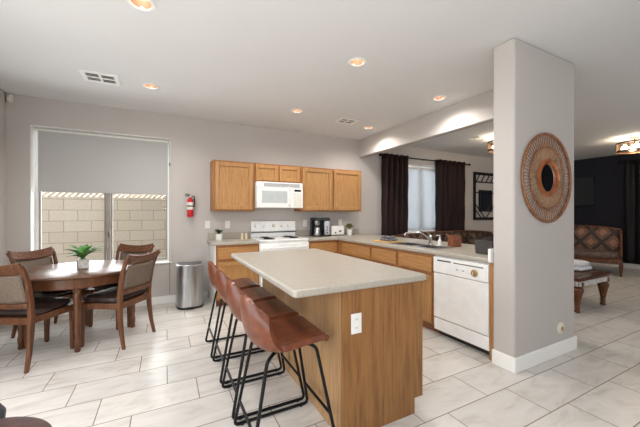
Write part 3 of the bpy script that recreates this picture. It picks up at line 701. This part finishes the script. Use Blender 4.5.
# ------------------------------------------------------------------ dining table and chairs
TC = (-.82, 4.19)
t = thing('dining_table', (TC[0], TC[1], 0), 'round walnut dining table with turned legs by the window', 'table')
M = T(TC[0], TC[1], 0)
G().lathe([(0, .738), (.555, .738), (.575, .745), (.585, .755), (.580, .764), (.565, .770), (0, .770)], M, 64).build('tabletop', 'walnut_top', t)
G().lathe([(.505, .640), (.525, .640), (.535, .650), (.535, .737), (.505, .737)], M, 64, loop=True).build('apron', 'walnut', t)
for dx, dy in ((.05, -.425), (.475, .085), (-.05, .425), (-.475, -.085)):
    G().lathe([(.020, 0), (.027, .02), (.020, .045), (.026, .06), (.030, .10), (.024, .13), (.021, .16), (.029, .20), (.025, .22), (.032, .45), (.037, .56), (.032, .585), (.042, .60), (.042, .737)], T(TC[0] + dx, TC[1] + dy, 0), 12).build('leg', 'walnut', t)
def make_chair():     # faces local +Y
    t = thing('dining_chair', (0, 0, 0), '', 'chair', 'walnut dining chairs around the table')
    def post(s_):
        pts = [(s_ * .225, -.265, 0), (s_ * .218, -.232, .15), (s_ * .212, -.212, .32), (s_ * .210, -.205, .46), (s_ * .212, -.215, .60), (s_ * .218, -.243, .76), (s_ * .226, -.285, .88), (s_ * .236, -.325, .935)]
        wd = [.015, .018, .021, .023, .021, .019, .018, .016]
        g = G(); prev = None
        for (x, y, z), w in zip(pts, wd):
            v = [g.bm.verts.new((x + a * w * .8, y + b_ * w, z)) for a, b_ in ((-1, -1), (1, -1), (1, 1), (-1, 1))]
            if prev:
                for k in range(4): g.bm.faces.new((prev[k], prev[(k + 1) % 4], v[(k + 1) % 4], v[k]))
            else: g.bm.faces.new(v)
            prev = v
        g.bm.faces.new(prev); return g
    for s_ in (-1, 1): post(s_).build('leg', 'walnut', t, bevel=.005)
    for s_ in (-1, 1):
        g = G(); g.lathe([(.016, 0), (.019, .02), (.022, .20), (.026, .38), (.027, .455)], T(s_ * .235, .205, 0) @ RZ(45), 4, 1.25, 1.25); g.build('leg', 'walnut', t, bevel=.005)
    # seat frame with bowed front
    def bowed(y_in):
        pass
    out = [(-.245, -.225), (.245, -.225)]
    poly = [(-.215, -.222), (.215, -.222), (.258, .20)] + [(.258 * math.cos(R(a)) , .20 + .04 * math.sin(R(a))) for a in (30, 60, 90, 120, 150)] + [(-.258, .20)]
    G().prism(poly, .395, .455).build('seat_frame', 'walnut', t, bevel=.005)
    G().pad(-.238, .238, -.195, .232, .44, .535, p=.35).build('seat_cushion', 'seat_leather', t)
    # crest rail: curved, rolled backwards, dished in the middle
    def crest(u, v):
        a = (u - .5) * 2; x = a * .232; z0 = .852 - .022 * (1 - a * a); z1 = .920 + .032 * a * a
        z = z0 + (z1 - z0) * v; y = -.262 - (z - .815) * .55 - .028 * (1 - a * a)
        return Vector((x, y, z))
    G().grid(crest, 17, 6).build('crest_rail', 'walnut', t, solid=.024, bevel=.004)
    def rail(u, v):
        a = (u - .5) * 2; return Vector((a * .205, -.212 - .02 * (1 - a * a) - .012 * v, .545 + .045 * v))
    G().grid(rail, 13, 3).build('lower_rail', 'walnut', t, solid=.022, bevel=.003)
    def cane(u, v):
        a = (u - .5) * 2; z = .585 + .255 * v; y = -.222 - .062 * v - .025 * (1 - a * a)
        return Vector((a * .198, y, z))
    G().grid(cane, 13, 8).build('cane_panel', 'cane', t, solid=.006)
    for s_ in (-1, 1):
        pass
    return t
ch = make_chair()
ch.location = (-1.134, 3.80, 0); ch.rotation_euler = (0, 0, R(-27.6)); ch['label'] = 'walnut dining chair at the left edge of the photo, nearest the camera'
dup(ch, (-.455, 3.95, 0), R(55), 'walnut dining chair on the right of the table, cane back in full view, facing left')
dup(ch, (-1.14, 4.515, 0), R(-127.5), 'walnut dining chair behind the table at the left of the window')
dup(ch, (-.495, 4.59, 0), R(152.5), 'walnut dining chair mostly hidden behind the right-hand chair')

# plant on the table
def leaves(g, base, n, L, wdt, up, droop, rnd, seg=6):
    for i in range(n):
        a = i * 2.399 + rnd.uniform(-.3, .3); l_ = L * rnd.uniform(.75, 1.1); e0 = up * rnd.uniform(.6, 1.25)
        d = Vector((math.cos(a), math.sin(a), 0)); side = Vector((-d.y, d.x, 0)); p = Vector(base); prev = None
        for k in range(seg + 1):
            f = k / seg; ang = e0 - droop * f; w = wdt * math.sin(math.pi * (.12 + .88 * f)) ** .8 * (1 if k < seg else .05)
            v = [g.bm.verts.new(p - side * w + Vector((0, 0, w * .35))), g.bm.verts.new(p), g.bm.verts.new(p + side * w + Vector((0, 0, w * .35)))]
            if prev:
                for q in (0, 1): g.bm.faces.new((prev[q], prev[q + 1], v[q + 1], v[q]))
            prev = v; p = p + (d * math.cos(ang) + Vector((0, 0, math.sin(ang)))) * l_ / seg
    return g
def potted(name, x, y, z, rp, hp, label, leafmat, potmat, square, n, L, w, up, dr, seed):
    t = thing(name, (x, y, z), label, 'plant')
    if square: G().box(x - rp, x + rp, y - rp, y + rp, z + .001, z + hp, T(x, y, 0) @ RZ(20) @ T(-x, -y, 0)).build('pot', potmat, t, bevel=.006)
    else: G().lathe([(0, z + .001), (rp * .78, z + .001), (rp * .85, z + .01), (rp, z + hp), (rp * .88, z + hp), (rp * .86, z + hp - .01), (0, z + hp - .01)], T(x, y, 0)).build('pot', potmat, t)
    G().lathe([(0, z + hp + .001), (rp * .8, z + hp + .0005), (rp * .8, z + hp - .008), (0, z + hp - .008)], T(x, y, 0), 14).build('soil', 'soil', t)
    leaves(G(), (x, y, z + hp - .002), n, L, w, up, dr, random.Random(seed)).build('leaves', leafmat, t, solid=.0015)
potted('potted_plant', -.80, 4.14, .771, .048, .10, 'green leafy plant in a pale square pot on the dining table', 'leaf_green', 'stone_pot', True, 15, .24, .030, 1.05, 1.1, 3)
potted('potted_succulent', .755, 4.96, CT, .055, .10, 'dark-leaved succulent in a white pot on the left worktop', 'leaf_dark', 'white_ceramic', False, 26, .10, .018, 1.1, .9, 5)
potted('potted_plant', 3.19, 4.97, CT, .056, .115, 'small olive bushy plant in a white pot beside the toaster', 'leaf_olive', 'white_ceramic', False, 90, .13, .013, 1.35, 1.0, 8)

# ------------------------------------------------------------------ trash can, extinguisher
t = thing('trash_can', (.335, 4.86, 0), 'brushed steel step trash can standing left of the base cabinet', 'trash can')
def dshape(w, d, y1, n=16):
    return [(.335 + w * math.cos(R(180 + 180 * k / n)) if 0 else .335 - w * math.copysign(abs(math.cos(math.pi * k / n)) ** .6, math.cos(math.pi * k / n)), y1 - d * abs(math.sin(math.pi * k / n)) ** .6) for k in range(n + 1)]
G().prism(dshape(.190, .31, 5.0), .03, .605).build('body', 'steel', t, bevel=.003)
G().prism(dshape(.193, .315, 5.003), .0, .029).build('base', 'black_plastic', t, bevel=.004)
G().prism(dshape(.196, .32, 5.005), .606, .632).build('lid', 'steel', t, bevel=.008, bseg=3)
G().prism(dshape(.165, .285, 4.99), .6325, .640).build('lid_top', 'grey_plastic', t, bevel=.004)
G().box(.285, .385, 4.655, 4.70, .012, .026).build('pedal', 'black_metal', t, bevel=.004)

t = thing('fire_extinguisher', (.354, BW - .06, 1.31), 'red fire extinguisher hung on the wall right of the window', 'fire extinguisher')
ex, ey = .354, BW - .062
cy = G().lathe([(0, 1.318), (.040, 1.318), (.047, 1.33), (.047, 1.56), (.042, 1.585), (.020, 1.605), (.016, 1.62), (0, 1.62)], T(ex, ey, 0)).build('cylinder', 'extinguisher_red', t)
G().lathe([(.0475, 1.43), (.0480, 1.43), (.0480, 1.475), (.0475, 1.475)], T(ex, ey, 0), loop=True).build('lower_label', 'label_white', cy)
G().lathe([(.0475, 1.476), (.0480, 1.476), (.0480, 1.495), (.0475, 1.495)], T(ex, ey, 0), loop=True).build('dark_band', 'slot_dark', cy)
G().lathe([(.0475, 1.496), (.0480, 1.496), (.0480, 1.545), (.0475, 1.545)], T(ex, ey, 0), loop=True).build('upper_label', 'label_white', cy)
G().box(ex - .016, ex + .016, ey - .016, ey + .016, 1.62, 1.648).build('valve', 'black_metal', t, bevel=.003)
G().tube([(ex + .01, ey, 1.64), (ex - .035, ey, 1.672), (ex - .075, ey, 1.668)], .007, 8).build('lever', 'black_plastic', t)
G().tube([(ex + .01, ey, 1.635), (ex - .04, ey, 1.645), (ex - .072, ey, 1.636)], .006, 8).build('carry_handle', 'black_plastic', t)
G().tube(fillet([(ex + .014, ey, 1.635), (ex + .056, ey - .005, 1.64), (ex + .062, ey - .01, 1.56), (ex + .058, ey - .01, 1.47)], .025), .009, 8).build('hose', 'black_plastic', t)
G().lathe([(0, 0), (.014, 0), (.014, .008), (0, .009)], FACE_Y(ex, ey - .016, 1.635), 16).build('gauge', 'label_white', t)
G().box(ex - .012, ex + .012, BW - .016, BW - .001, 1.36, 1.66).build('bracket', 'black_metal', t)

# ------------------------------------------------------------------ things on the worktops
t = thing('coffee_maker', (2.55, 5.0, CT), 'black and steel drip coffee maker on the back worktop', 'coffee maker')
x0, x1, y0, y1, z = 2.40, 2.70, 4.86, 5.09, CT + .001
G().box(x0, x1, y0, y1, z, z + .025).build('base', 'black_plastic', t, bevel=.006)
G().box(x0, x1 - .105, y1 - .07, y1, z + .025, z + .285).build('column', 'black_plastic', t, bevel=.006)
G().box(x1 - .105, x1, y0 + .02, y1, z + .025, z + .285).build('water_tank', 'steel', t, bevel=.006)
G().box(x0, x1, y0, y1, z + .286, z + .345).build('top_housing', 'black_plastic', t, bevel=.01)
G().lathe([(.0, z + .285), (.055, z + .284), (.055, z + .26), (.040, z + .205), (.0, z + .205)], T(x0 + .07, y0 + .068, 0)).build('filter_basket', 'steel', t)
ca = G().lathe([(0, z + .0255), (.058, z + .0255), (.062, z + .05), (.050, z + .15), (.040, z + .165), (0, z + .165)], T(x0 + .07, y0 + .068, 0)).build('carafe', 'steel', t)
G().tube(fillet([(x0 + .02, y0 + .05, z + .15), (x0 - .005, y0 + .04, z + .15), (x0 + .0, y0 + .04, z + .06), (x0 + .012, y0 + .05, z + .06)], .02), .008, 8).build('handle', 'black_plastic', ca)
G().lathe([(.041, z + .1655), (.041, z + .185), (0, z + .19)], T(x0 + .07, y0 + .068, 0)).build('lid', 'black_plastic', ca)
for k in range(3): G().lathe([(0, 0), (.014, 0), (.013, .006), (0, .007)], FACE_Y(x1 - .05, y0 + .02, z + .07 + k * .05), 14).build('button', 'black_plastic', t)
t = thing('toaster', (2.925, 5.02, CT), 'white two-slice toaster between the coffee maker and the olive plant', 'toaster')
G().box(2.780, 3.065, 4.95, 5.11, CT + .012, CT + .185).build('shell', 'white_plastic', t, bevel=.022, bseg=4)
G().box(2.785, 3.060, 4.955, 5.105, CT + .001, CT + .012).build('base', 'grey_plastic', t)
G().box(2.825, 3.025, 4.995, 5.012, CT + .184, CT + .1865).build('slot', 'slot_dark', t); G().box(2.825, 3.025, 5.048, 5.065, CT + .184, CT + .1865).build('slot', 'slot_dark', t)
G().box(2.940, 2.985, 4.925, 4.951, CT + .075, CT + .10).build('lever', 'slot_dark', t, bevel=.004)
G().lathe([(0, 0), (.016, 0), (.014, .01), (0, .011)], FACE_Y(2.865, 4.95, CT + .06), 16).build('dial', 'grey_plastic', t)
def shaker(x, y, lab):
    t = thing('salt_shaker', (x, y, CT), lab, 'shaker', 'cream shakers')
    G().lathe([(0, CT + .001), (.022, CT + .001), (.024, CT + .02), (.015, CT + .055), (.019, CT + .075), (.014, CT + .095), (0, CT + .10)], T(x, y, 0), 16).build('body', 'cream_ceramic', t)
    G().lathe([(0, CT + .099), (.009, CT + .098), (.006, CT + .106), (0, CT + .107)], T(x, y, 0), 12).build('cap', 'white_ceramic', t)
shaker(1.105, 4.90, 'left one of two small cream shakers beside the stove')
shaker(1.17, 4.90, 'right one of two small cream shakers, closest to the stove')
tag(G().prism(rrect(2.80, 3.10, 3.37, 3.76, .03), CT + .0005, CT + .016).build('cutting_board', 'board_wood', None, bevel=.004), 'pale wooden cutting board lying on the worktop left of the sink', 'cutting board')
g = G()
def fold(u, v):
    return None
rnd = random.Random(4)
g.pad(2.86, 3.06, 3.42, 3.66, CT + .017, CT + .055, p=.4, n=10); g.pad(2.88, 3.05, 3.46, 3.64, CT + .045, CT + .085, p=.5, n=10)
for v in g.bm.verts:
    if v.co.z > CT + .03: v.co += Vector((0, 0, .014 * noise.noise(v.co * 18)))
tag(g.build('dish_towel', 'towel_grey', None), 'grey crumpled dish towel lying on the cutting board', 'towel')
t = thing('utensil_caddy', (3.27, 2.64, CT), 'brown leather utensil caddy on the worktop right of the faucet', 'caddy')
cx_, cy_ = 3.27, 2.64
M = T(cx_, cy_, 0) @ RZ(-15)
G().slab([-.055, -.048, .048, .055], [-.06, -.053, .053, .06], lambda x, y: abs(x) > .048 or abs(y) > .053, CT + .006, CT + .145, lambda x, y, z: M @ Vector((x, y, z))).build('box', 'caddy_leather', t, bevel=.003)
G().box(-.0545, .0545, -.0595, .0595, CT + .001, CT + .0058, M).build('base', 'caddy_leather', t)
for dx, dy, hh in ((-.03, 0, .165), (.0, .02, .19), (.03, -.01, .175)): G().tube([M @ Vector((dx * .6, dy, CT + .008)), M @ Vector((dx, dy, CT + hh))], .006, 6).build('utensil_handle', 'black_plastic', t)
t = thing('woven_basket', (3.0, 2.0, CT), 'dark woven basket on the worktop against the wall stub', 'basket')
cx_, cy_ = 3.0, 2.0
M = T(cx_, cy_, 0)
sl = lambda x, y, z: M @ Vector((x * (1 + (z - CT) * .6), y * (1 + (z - CT) * .6), z))
G().slab([-.09, -.082, .082, .09], [-.09, -.082, .082, .09], lambda x, y: abs(x) > .082 or abs(y) > .082, CT + .008, CT + .145, sl).build('sides', 'basket_weave', t, bevel=.003)
G().box(-.089, .089, -.089, .089, CT + .001, CT + .0078, M).build('base', 'basket_weave', t)
g = G()
for k in range(4): g.pad(-.082 + .04 * k, -.042 + .04 * k, -.07, .07, CT + .01, CT + .16 + .012 * (k % 2), M, p=.5, n=8)
g.build('contents', 'curtain_black', t)

# ------------------------------------------------------------------ round mirror on the wall stub
t = thing('round_mirror', (3.165, 1.54, 1.70), 'round rattan sunburst mirror on the grey wall stub', 'mirror')
MC = FACE_Y(3.165, 1.55, 1.70)
G().ring(.405, .013, MC @ T(0, 0, .016), 64).build('outer_ring', 'rattan', t)
G().ring(.285, .010, MC @ T(0, 0, .016), 56).build('middle_ring', 'rattan', t)
for r0, r1, nn, nm in ((.285, .405, 72, 'outer_spokes'), (.175, .285, 64, 'inner_spokes')):
    g = G()
    for k in range(nn):
        a = k * math.tau / nn; g.tube([MC @ Vector((r0 * math.cos(a), r0 * math.sin(a), .014)), MC @ Vector((r1 * math.cos(a), r1 * math.sin(a), .014))], .0042 if nm == 'outer_spokes' else .006, 5)
    g.build(nm, 'rattan' if nm == 'outer_spokes' else 'rattan_pale', t)
G().lathe([(.130, .004), (.182, .004), (.184, .020), (.166, .036), (.142, .030), (.130, .018)], MC, 48, 1, .97, loop=True).build('inner_frame', 'copper_frame', t)
G().lathe([(0, .003), (.134, .003), (.134, .012), (0, .012)], MC, 48, 1, .97).build('glass', 'mirror_glass', t)

# ------------------------------------------------------------------ lounge: curtains, lattice frame, sofas, table
def curtain(a0, a1, z0, z1, mp, n, amp, seed):
    rnd = random.Random(seed)
    def fn(u, v):
        a = a0 + (a1 - a0) * u; k = math.sin(u * n * math.tau); z = z0 + (z1 - z0) * v
        am = amp * (.75 + .25 * v); return mp(a + .012 * math.sin(u * n * 2 * math.tau + 1) * (1 - v), z, am * k + .006 * math.sin(9 * z + 5 * u))
    return G().grid(fn, n * 14 + 1, 16)
rod_y = BW - .075
bmp_ = lambda a, b_, c: Vector((a, rod_y + c, b_))
t = thing('curtain', (4.54, rod_y, .02), 'dark brown grommet curtain at the left of the lounge window', 'curtain', 'dark brown window curtains')
curtain(4.11, 4.83, .02, 2.655, bmp_, 5, .060, 1).build('cloth', 'curtain_cloth', t, solid=.004)
t2 = thing('curtain', (6.33, rod_y, .02), 'dark brown grommet curtain at the right of the lounge window', 'curtain', 'dark brown window curtains')
curtain(5.72, 6.71, .02, 2.655, bmp_, 6, .060, 2).build('cloth', 'curtain_cloth', t2, solid=.004)
t = thing('curtain_rod', (5.5, rod_y, 2.62), 'dark curtain rod across the top of the lounge window', 'curtain rod')
G().tube([(4.08, rod_y, 2.615), (6.87, rod_y, 2.615)], .013, 10).build('pole', 'black_metal', t)
for x in (4.06, 6.90): G().lathe([(0, -.035), (.024, -.02), (.03, 0), (.024, .02), (0, .035)], T(x, rod_y, 2.615) @ RY(90), 14).build('finial', 'black_metal', t)
for x in (4.13, 5.37, 6.845): G().tube([(x, rod_y, 2.615), (x, BW - .002, 2.615)], .008, 6).build('bracket', 'black_metal', t)
rx = 10.30
cmp_ = lambda a, b_, c: Vector((rx + c, a, b_))
t = thing('curtain', (rx, 2.6, .13), 'long black curtain on the dark lounge wall at the right edge', 'curtain')
curtain(1.95, 3.28, .13, 2.70, cmp_, 6, .045, 3).build('cloth', 'curtain_black', t, solid=.004)
t = thing('curtain_rod', (rx, 2.4, 2.66), 'dark curtain rod on the dark lounge wall', 'curtain rod')
G().tube([(rx, 1.0, 2.665), (rx, 3.36, 2.665)], .013, 10).build('pole', 'black_metal', t)
G().lathe([(0, -.04), (.03, -.02), (.04, 0), (.03, .02), (0, .04)], T(rx, 3.39, 2.665) @ RX(90), 14).build('finial', 'black_metal', t)
for y in (1.2, 3.32): G().tube([(rx, y, 2.665), (10.398, y, 2.665)], .008, 6).build('bracket', 'black_metal', t)

t = thing('television', (10.37, 4.36, 1.97), 'flat black television on the dark lounge wall above the sofa', 'television')
G().box(10.345, 10.385, 3.91, 4.92, 1.58, 2.385).build('bezel', 'black_plastic', t, bevel=.004)
G().box(10.3435, 10.3452, 3.925, 4.905, 1.60, 2.37).build('screen', 'screen_sheen', t)
G().box(10.385, 10.3985, 4.25, 4.6, 1.85, 2.15).build('wall_mount', 'black_metal', t)

t = thing('lattice_frame', (7.6, BW - .02, 1.2), 'dark lattice wall frame around a small mirror, beside the lounge curtain', 'wall decor')
f0, f1, z0, z1 = 7.145, 8.10, 1.20, 2.455
G().slab([f0, f0 + .07, f1 - .07, f1], [z0, z0 + .07, z1 - .07, z1], lambda a, b_: a < f0 + .07 or a > f1 - .07 or b_ < z0 + .07 or b_ > z1 - .07, BW - .04, BW - .002, my).build('outer_frame', 'curtain_black', t, bevel=.004)
i0, i1, j0, j1 = 7.36, 7.885, 1.42, 1.99
G().slab([i0, i0 + .05, i1 - .05, i1], [j0, j0 + .05, j1 - .05, j1], lambda a, b_: a < i0 + .05 or a > i1 - .05 or b_ < j0 + .05 or b_ > j1 - .05, BW - .036, BW - .004, my).build('inner_frame', 'curtain_black', t, bevel=.004)
G().box(i0 + .045, i1 - .045, BW - .02, BW - .012, j0 + .045, j1 - .045).build('mirror', 'dark_glass', t)
def bar(xa, za, xb, zb): return G().tube([(xa, BW - .02, za), (xb, BW - .02, zb)], .016, 4)
bar(f0 + .06, 2.20, f1 - .06, 2.20).build('lattice_bar', 'curtain_black', t)
for k in range(4): bar(f0 + .10 + k * .2, 2.20, f0 + .24 + k * .2, z1 - .06).build('lattice_bar', 'curtain_black', t)
bar(f0 + .06, 1.92, i0 + .01, 1.92).build('lattice_bar', 'curtain_black', t); bar(f1 - .06, 1.92, i1 - .01, 1.92).build('lattice_bar', 'curtain_black', t)
bar(f0 + .06, 1.63, i0 + .23, z0 + .06).build('lattice_bar', 'curtain_black', t); bar(f0 + .06, 1.48, i0 + .08, z0 + .06).build('lattice_bar', 'curtain_black', t)
bar(f1 - .06, 1.63, i1 - .23, z0 + .06).build('lattice_bar', 'curtain_black', t)

def sofa(name, M, L, label, dm, D=.85, top=1.04):
    """local: back along +y side, faces -y, length along x centred"""
    o = M @ Vector((0, 0, 0)); t = thing(name, tuple(o), label, 'sofa', 'dark patterned sofas')
    h = L / 2
    G().box(-h + .03, h - .03, -D / 2 + .03, D / 2 - .06, .26, .37, M).build('base_rail', 'carved_wood', t, bevel=.012)
    G().pad(-h + .08, h - .08, -D / 2, D / 2 - .16, .35, .53, M, p=.2, n=14).build('seat_cushion', 'seat_plush', t)
    def back(u, v):
        a = (u - .5) * 2; zt = top - .07 * abs(a) ** 3; z = .40 + (zt - .40) * v
        return M @ Vector((a * (h - .06), D / 2 - .20 + .12 * v - .03 * math.sin(math.pi * v), z))
    G().grid(back, 25, 9).build('backrest', dm, t, solid=.07, bevel=.0, off=0)
    pts = [M @ Vector(((k / 24 - .5) * 2 * (h - .05), D / 2 - .08, top + .01 - .07 * abs((k / 24 - .5) * 2) ** 3)) for k in range(25)]
    G().tube(pts, .028, 8).build('crest_rail', 'carved_wood', t)
    for s_ in (-1, 1):
        x = s_ * (h - .05)
        G().tube([M @ Vector(p) for p in fillet([(x, D / 2 - .08, top - .09), (x, D / 2 - .17, top - .13), (x, D / 2 - .20, .70), (x, D / 2 - .30, .52), (x, D / 2 - .34, .40)], .10)], .026, 8).build('arm', 'carved_wood', t)
        for y in (-D / 2 + .07, D / 2 - .12):
            G().lathe([(.018, 0), (.026, .02), (.020, .05), (.030, .14), (.036, .20), (.032, .27)], M @ T(x, y, 0), 12).build('leg', 'carved_wood', t)
    return t
sofa('sofa', T(8.783, 3.867, 0) @ RZ(-72), 2.02, 'brown damask sofa with carved legs in front of the dark lounge wall', 'damask_side', D=.75, top=1.05)
sofa('sofa', T(5.78, 4.58, 0), 3.5, 'dark brown patterned sofa behind the peninsula, below the lounge window', 'damask_back', top=.93)
for i, (x, a, lab) in enumerate(((4.75, 14, 'left'), (5.55, -10, 'middle'), (6.35, 12, 'right'))):
    M = T(x, 4.50, .70) @ RX(-14) @ RY(a)
    tag(G().pad(-.24, .24, -.07, .07, -.17, .21, M, p=.45, n=12).build('throw_pillow', 'damask_back', None), lab + ' brown patterned pillow on the sofa behind the peninsula', 'pillow', 'pillows on the sofa behind the peninsula')

t = thing('coffee_table', (5.45, 2.55, 0), 'carved dark wood coffee table with tapering legs in the lounge', 'coffee table')
q0, q1, r0, r1 = 4.98, 5.93, 2.03, 2.98
G().prism(rrect(q0, q1, r0, r1, .03), .445, .492).build('tabletop', 'mahogany', t, bevel=.008)
G().box(q0 + .10, q1 - .10, r0 + .10, r1 - .10, .4925, .498).build('inlay', 'damask_back', t, bevel=.002)
G().slab([q0 + .025, q0 + .05, q1 - .05, q1 - .025], [r0 + .025, r0 + .05, r1 - .05, r1 - .025], lambda x, y: not (q0 + .05 < x < q1 - .05 and r0 + .05 < y < r1 - .05), .37, .444).build('apron', 'mahogany', t)
def comb(a0, n, p, w, d0, d1):      # toothed strip outline
    out = [(a0 + n * p, d0 + .004), (a0 + n * p, d0), (a0, d0)][::-1] if False else [(a0, d0), (a0 + n * p, d0)]
    for k in range(n - 1, -1, -1): out += [(a0 + k * p + p - .002, d0 + .003), (a0 + k * p + p - .002 - (p - w) / 2, d1), (a0 + k * p + (p - w) / 2, d1), (a0 + k * p + .001, d0 + .003)]
    return out
G().prism(comb(q0 + .03, 26, .0342, .024, 0, .016), .375, .44, lambda a_, d, z: Vector((a_, r0 + .0245 - d, z))).build('beading', 'stone_pot', t, flat=True)
G().prism(comb(r0 + .03, 26, .0342, .024, 0, .016), .375, .44, lambda a_, d, z: Vector((q1 - .0245 + d, a_, z))).build('beading', 'stone_pot', t, flat=True)
G().prism(comb(r0 + .03, 26, .0342, .024, 0, .016), .375, .44, lambda a_, d, z: Vector((q0 + .0245 - d, a_, z))).build('beading', 'stone_pot', t, flat=True)
for x in (q0 + .09, q1 - .09):
    for y in (r0 + .07, r1 - .07):
        G().lathe([(.026, 0), (.036, .012), (.034, .035), (.022, .05), (.034, .07), (.028, .09), (.040, .17), (.060, .27), (.072, .31), (.066, .335), (.050, .35), (.072, .37), (.072, .43)], T(x, y, 0), 14).build('leg', 'carved_wood', t)
t = thing('folded_throw', (5.69, 2.42, .499), 'white folded throw lying on the coffee table', 'throw')
G().pad(5.48, 5.89, 2.22, 2.62, .499, .575, p=.4, n=10).build('lower_fold', 'towel_white', t)
G().pad(5.50, 5.87, 2.24, 2.60, .565, .645, p=.45, n=10).build('upper_fold', 'towel_white', t)

# ------------------------------------------------------------------ seat at the very bottom left corner
sx_, sy_ = -.68, 1.47
t = thing('swivel_chair', (sx_, sy_, 0), 'dark brown round seat with a charcoal back, cut off by the bottom left corner', 'chair')
G().lathe([(0, .41), (.26, .41), (.30, .43), (.31, .47), (.30, .500), (.27, .510), (0, .514)], T(sx_, sy_, 0), 48).build('seat', 'dark_hide', t)
def bk(u, v):
    a = R(80 + 168 * u); r = .325 + .02 * v; return Vector((sx_ + r * math.cos(a), sy_ + r * math.sin(a), .43 + (.165 * (1 - .5 * max(0, 1 - u * 9) ** 2)) * v))
G().grid(bk, 40, 8).build('backrest', 'charcoal', t, solid=.035, off=0, bevel=.010)
G().lathe([(.03, .05), (.03, .40)], T(sx_, sy_, 0), 16).build('column', 'black_metal', t)
G().lathe([(0, 0), (.22, 0), (.21, .02), (.04, .05), (0, .05)], T(sx_, sy_, 0), 32).build('base', 'black_metal', t)

# ------------------------------------------------------------------ tidy
for o in bpy.data.objects:
    if '_o' in o: del o['_o']
